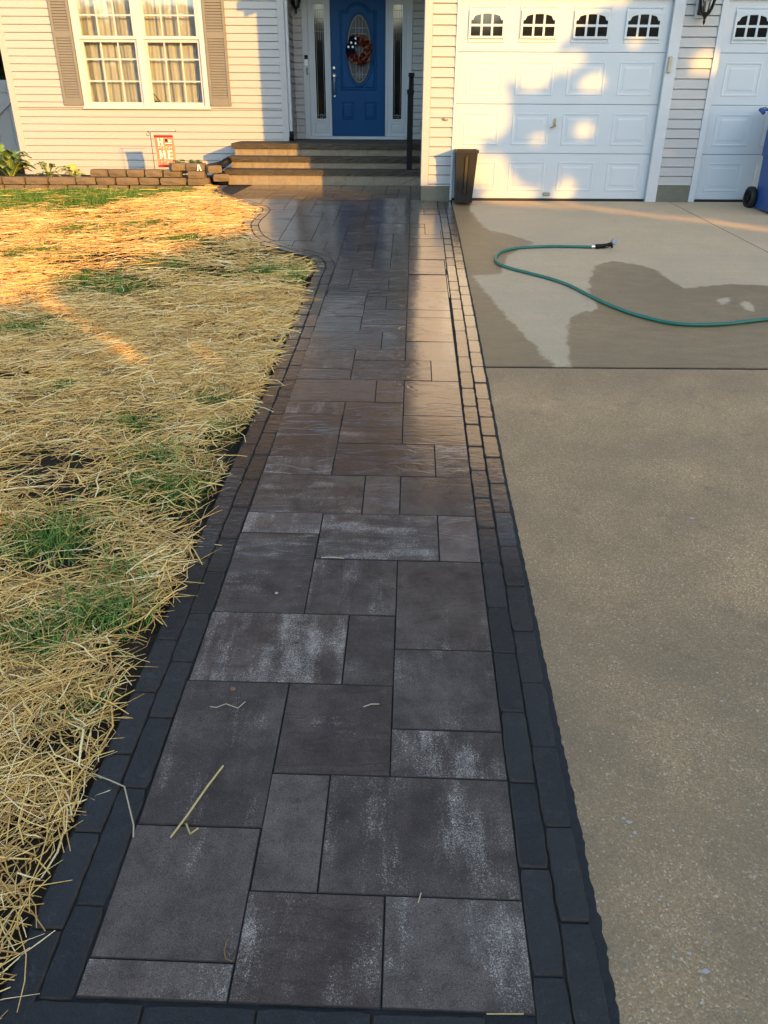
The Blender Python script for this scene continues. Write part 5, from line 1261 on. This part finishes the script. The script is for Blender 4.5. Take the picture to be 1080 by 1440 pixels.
def spots(x, y, lst, grow=1.0):
    o = np.zeros(len(x))
    for px, py, r in lst:
        cx, cy = ground(px, py); o = np.maximum(o, np.exp(-(((x-cx)/(r*2.3*grow))**2+((y-cy)/(r*1.6*grow))**2)))
    return o
def straw_density(x, y):
    d = .25+1.25*np.clip((vnoise(x, y, 1.1, 1)*.55+vnoise(x, y, 3.1, 2)*.45-.20)*2.2, 0, 1)
    green = np.clip((y-(9.6+1.3*np.clip(x+3.6, 0, 3)+.5*(vnoise(x, y, 1.6, 6)-.5)))*1.8, 0, 1)          # fresh strip along the bed wall
    return d*(1-.965*green*(x < -2.7))*(1-.9*spots(x, y, TUFT))*(1-.95*spots(x, y, BARE, 1.25))
ov = lambda n: np.where(rng.random(n) < .12, rng.normal(.01, .05, n), -.02)
batches = [((.55, 3.2), 29000, .27, .0022, .035), ((3.2, 6.5), 40000, .28, .0026, .04), ((6.5, 12.0), 48000, .29, .0031, .045)]
Vs, Fs, Ts, o0 = [], [], [], 0
for k, ((ya, yb), n, L, rad, lift) in enumerate(batches):
    x, y = lawn_points(n, ya, yb, ov); keep = rng.random(len(x)) < straw_density(x, y)/1.5
    V, F, T = straw(x[keep], y[keep], L, rad, lift, 80+k); Vs.append(V); Fs.append(F+o0); Ts.append(T); o0 += len(V)
tag(fast_mesh('straw_mulch', np.vstack(Vs), np.vstack(Fs), M['straw'], tone=np.concatenate(Ts)), 'dry golden straw scattered over the newly seeded lawn', 'straw', kind='stuff')
def grass(x, y, h, w, seed):
    r = np.random.default_rng(seed); n = len(x); a = r.uniform(0, 2*PI, n); d = np.stack([np.cos(a), np.sin(a)], 1); s = np.stack([-np.sin(a), np.cos(a)], 1)
    h = h*r.uniform(.5, 1.3, n); ln = r.uniform(.4, 1.6, n)*h; z = lawn_z(x, y)
    p = np.stack([x, y], 1); w2 = (w*r.uniform(.6, 1.3, n))[:, None]
    V = np.stack([np.column_stack([p-s*w2, z]), np.column_stack([p+s*w2, z]), np.column_stack([p+d*(ln*.4)[:, None]+s*w2*.7, z+h*.65]), np.column_stack([p+d*(ln*.4)[:, None]-s*w2*.7, z+h*.65]), np.column_stack([p+d*ln[:, None], z+h])], 1).reshape(-1, 3)
    bi = (np.arange(n)*5)[:, None, None]
    F = (bi+np.array([[0, 1, 2], [0, 2, 3], [3, 2, 4]])[None]).reshape(-1, 3)
    return V, F, np.repeat(np.clip(r.normal(.5, .25, n), 0, 1), 5)
x, y = lawn_points(300000, .6, 12.0, lambda n: -.05)
pat = vnoise(x, y, 1.1, 1)*.55+vnoise(x, y, 3.1, 2)*.45; tuft = vnoise(x, y, 1.7, 7)*.6+vnoise(x, y, 6, 8)*.4
green = np.clip((y-(9.6+1.3*np.clip(x+3.6, 0, 3)+.5*(vnoise(x, y, 1.6, 6)-.5)))*1.8, 0, 1)*(x < -2.7)
pr = spots(x, y, TUFT)*(.5+1.2*tuft) + .03*np.clip((tuft-.5)*6, 0, 1) + .9*green*rng.uniform(.5, 1, len(x))
k = rng.random(len(x)) < pr; V, F, T = grass(x[k], y[k], .075, .0028, 3)
tag(fast_mesh('grass', V, F, M['grass'], tone=T), 'green grass blades coming up through the straw', 'grass', kind='stuff')

# loose bits on the walk
def twig(name, label, cat, pix, r, mat, lift=.004, group=None):
    b = B(); p = [ground(*q) for q in pix]; b.tube([(a[0], a[1], gz(*a)+lift+(.006 if 0 < i < len(p)-1 else 0)) for i, a in enumerate(p)], r, 6)
    c = p[len(p)//2]; return tag(b.obj(name, mat, None, (c[0], c[1], gz(*c))), label, cat, group)
stm = simple('straw_stem', (.46, .31, .12), .6, .3, var=.2, vs_=30); stp = simple('pale_stem', (.40, .30, .19), .7, .2, var=.15, vs_=30)
twig('straw_stem', 'long thick yellow straw stem lying on the lower left pavers', 'straw stem', [(314, 1079), (292, 1110), (263, 1152), (240, 1180)], .0033, stm, .006, 'loose straw on the walk')
twig('straw_stem', 'short bent straw piece at the foot of the long stem', 'straw stem', [(262, 1160), (268, 1176), (279, 1166)], .0026, stm, .004, 'loose straw on the walk')
twig('straw_stem', 'pale kinked straw hanging over the left edging cobbles', 'straw stem', [(130, 1090), (158, 1103), (176, 1111), (183, 1140), (189, 1165), (188, 1180)], .0021, stp, .008, 'loose straw on the walk')
twig('straw_stem', 'thin curled pale straw on the upper left large paver', 'straw stem', [(296, 995), (305, 998), (318, 993), (335, 999), (345, 988)], .0016, stp, .004, 'loose straw on the walk')
twig('straw_stem', 'short pale straw fleck on the paver right of centre', 'straw stem', [(511, 995), (522, 993), (533, 991)], .0020, stp, .003, 'loose straw on the walk')
twig('straw_stem', 'tiny upright straw fleck in a joint of the lower pavers', 'straw stem', [(592, 1257), (588, 1271)], .0016, stp, .004, 'loose straw on the walk')
twig('straw_stem', 'thin straw lying in the cross joint at the middle of the walk', 'straw stem', [(452, 785), (468, 786), (484, 786)], .0022, stp, .003, 'loose straw on the walk')
twig('straw_stem', 'thin straw over the bottom edging near the right corner', 'straw stem', [(684, 1428), (710, 1430), (736, 1428)], .0017, stm, .006, 'loose straw on the walk')
twig('twig', 'tiny forked reddish twig near the bottom of the walk', 'twig', [(320, 1322), (316, 1340), (318, 1352), (327, 1353)], .0016, M['litter'], .004)
def crumb(name, label, cat, px, py, r, mat):
    c = ground(px, py); b = B(); bm = bmesh.new(); bmesh.ops.create_icosphere(bm, subdivisions=2, radius=r)
    for v in bm.verts: v.co = Vector((v.co.x*random.uniform(.8, 1.3), v.co.y*random.uniform(.8, 1.2), v.co.z*random.uniform(.5, .8)))
    bm.verts.index_update(); b.add([(c[0]+v.co.x, c[1]+v.co.y, gz(*c)+r*.5+v.co.z) for v in bm.verts], [[v.index for v in f.verts] for f in bm.faces]); bm.free()
    return tag(b.obj(name, mat, None, (c[0], c[1], gz(*c)), True), label, cat)
crumb('pebble', 'cream coloured pebble on a paver in the middle of the walk', 'pebble', 389, 835, .0065, stp)
crumb('dead_leaf', 'crumpled brown leaf scrap at the top of the lower left paver', 'leaf', 328, 970, .009, M['litter'])
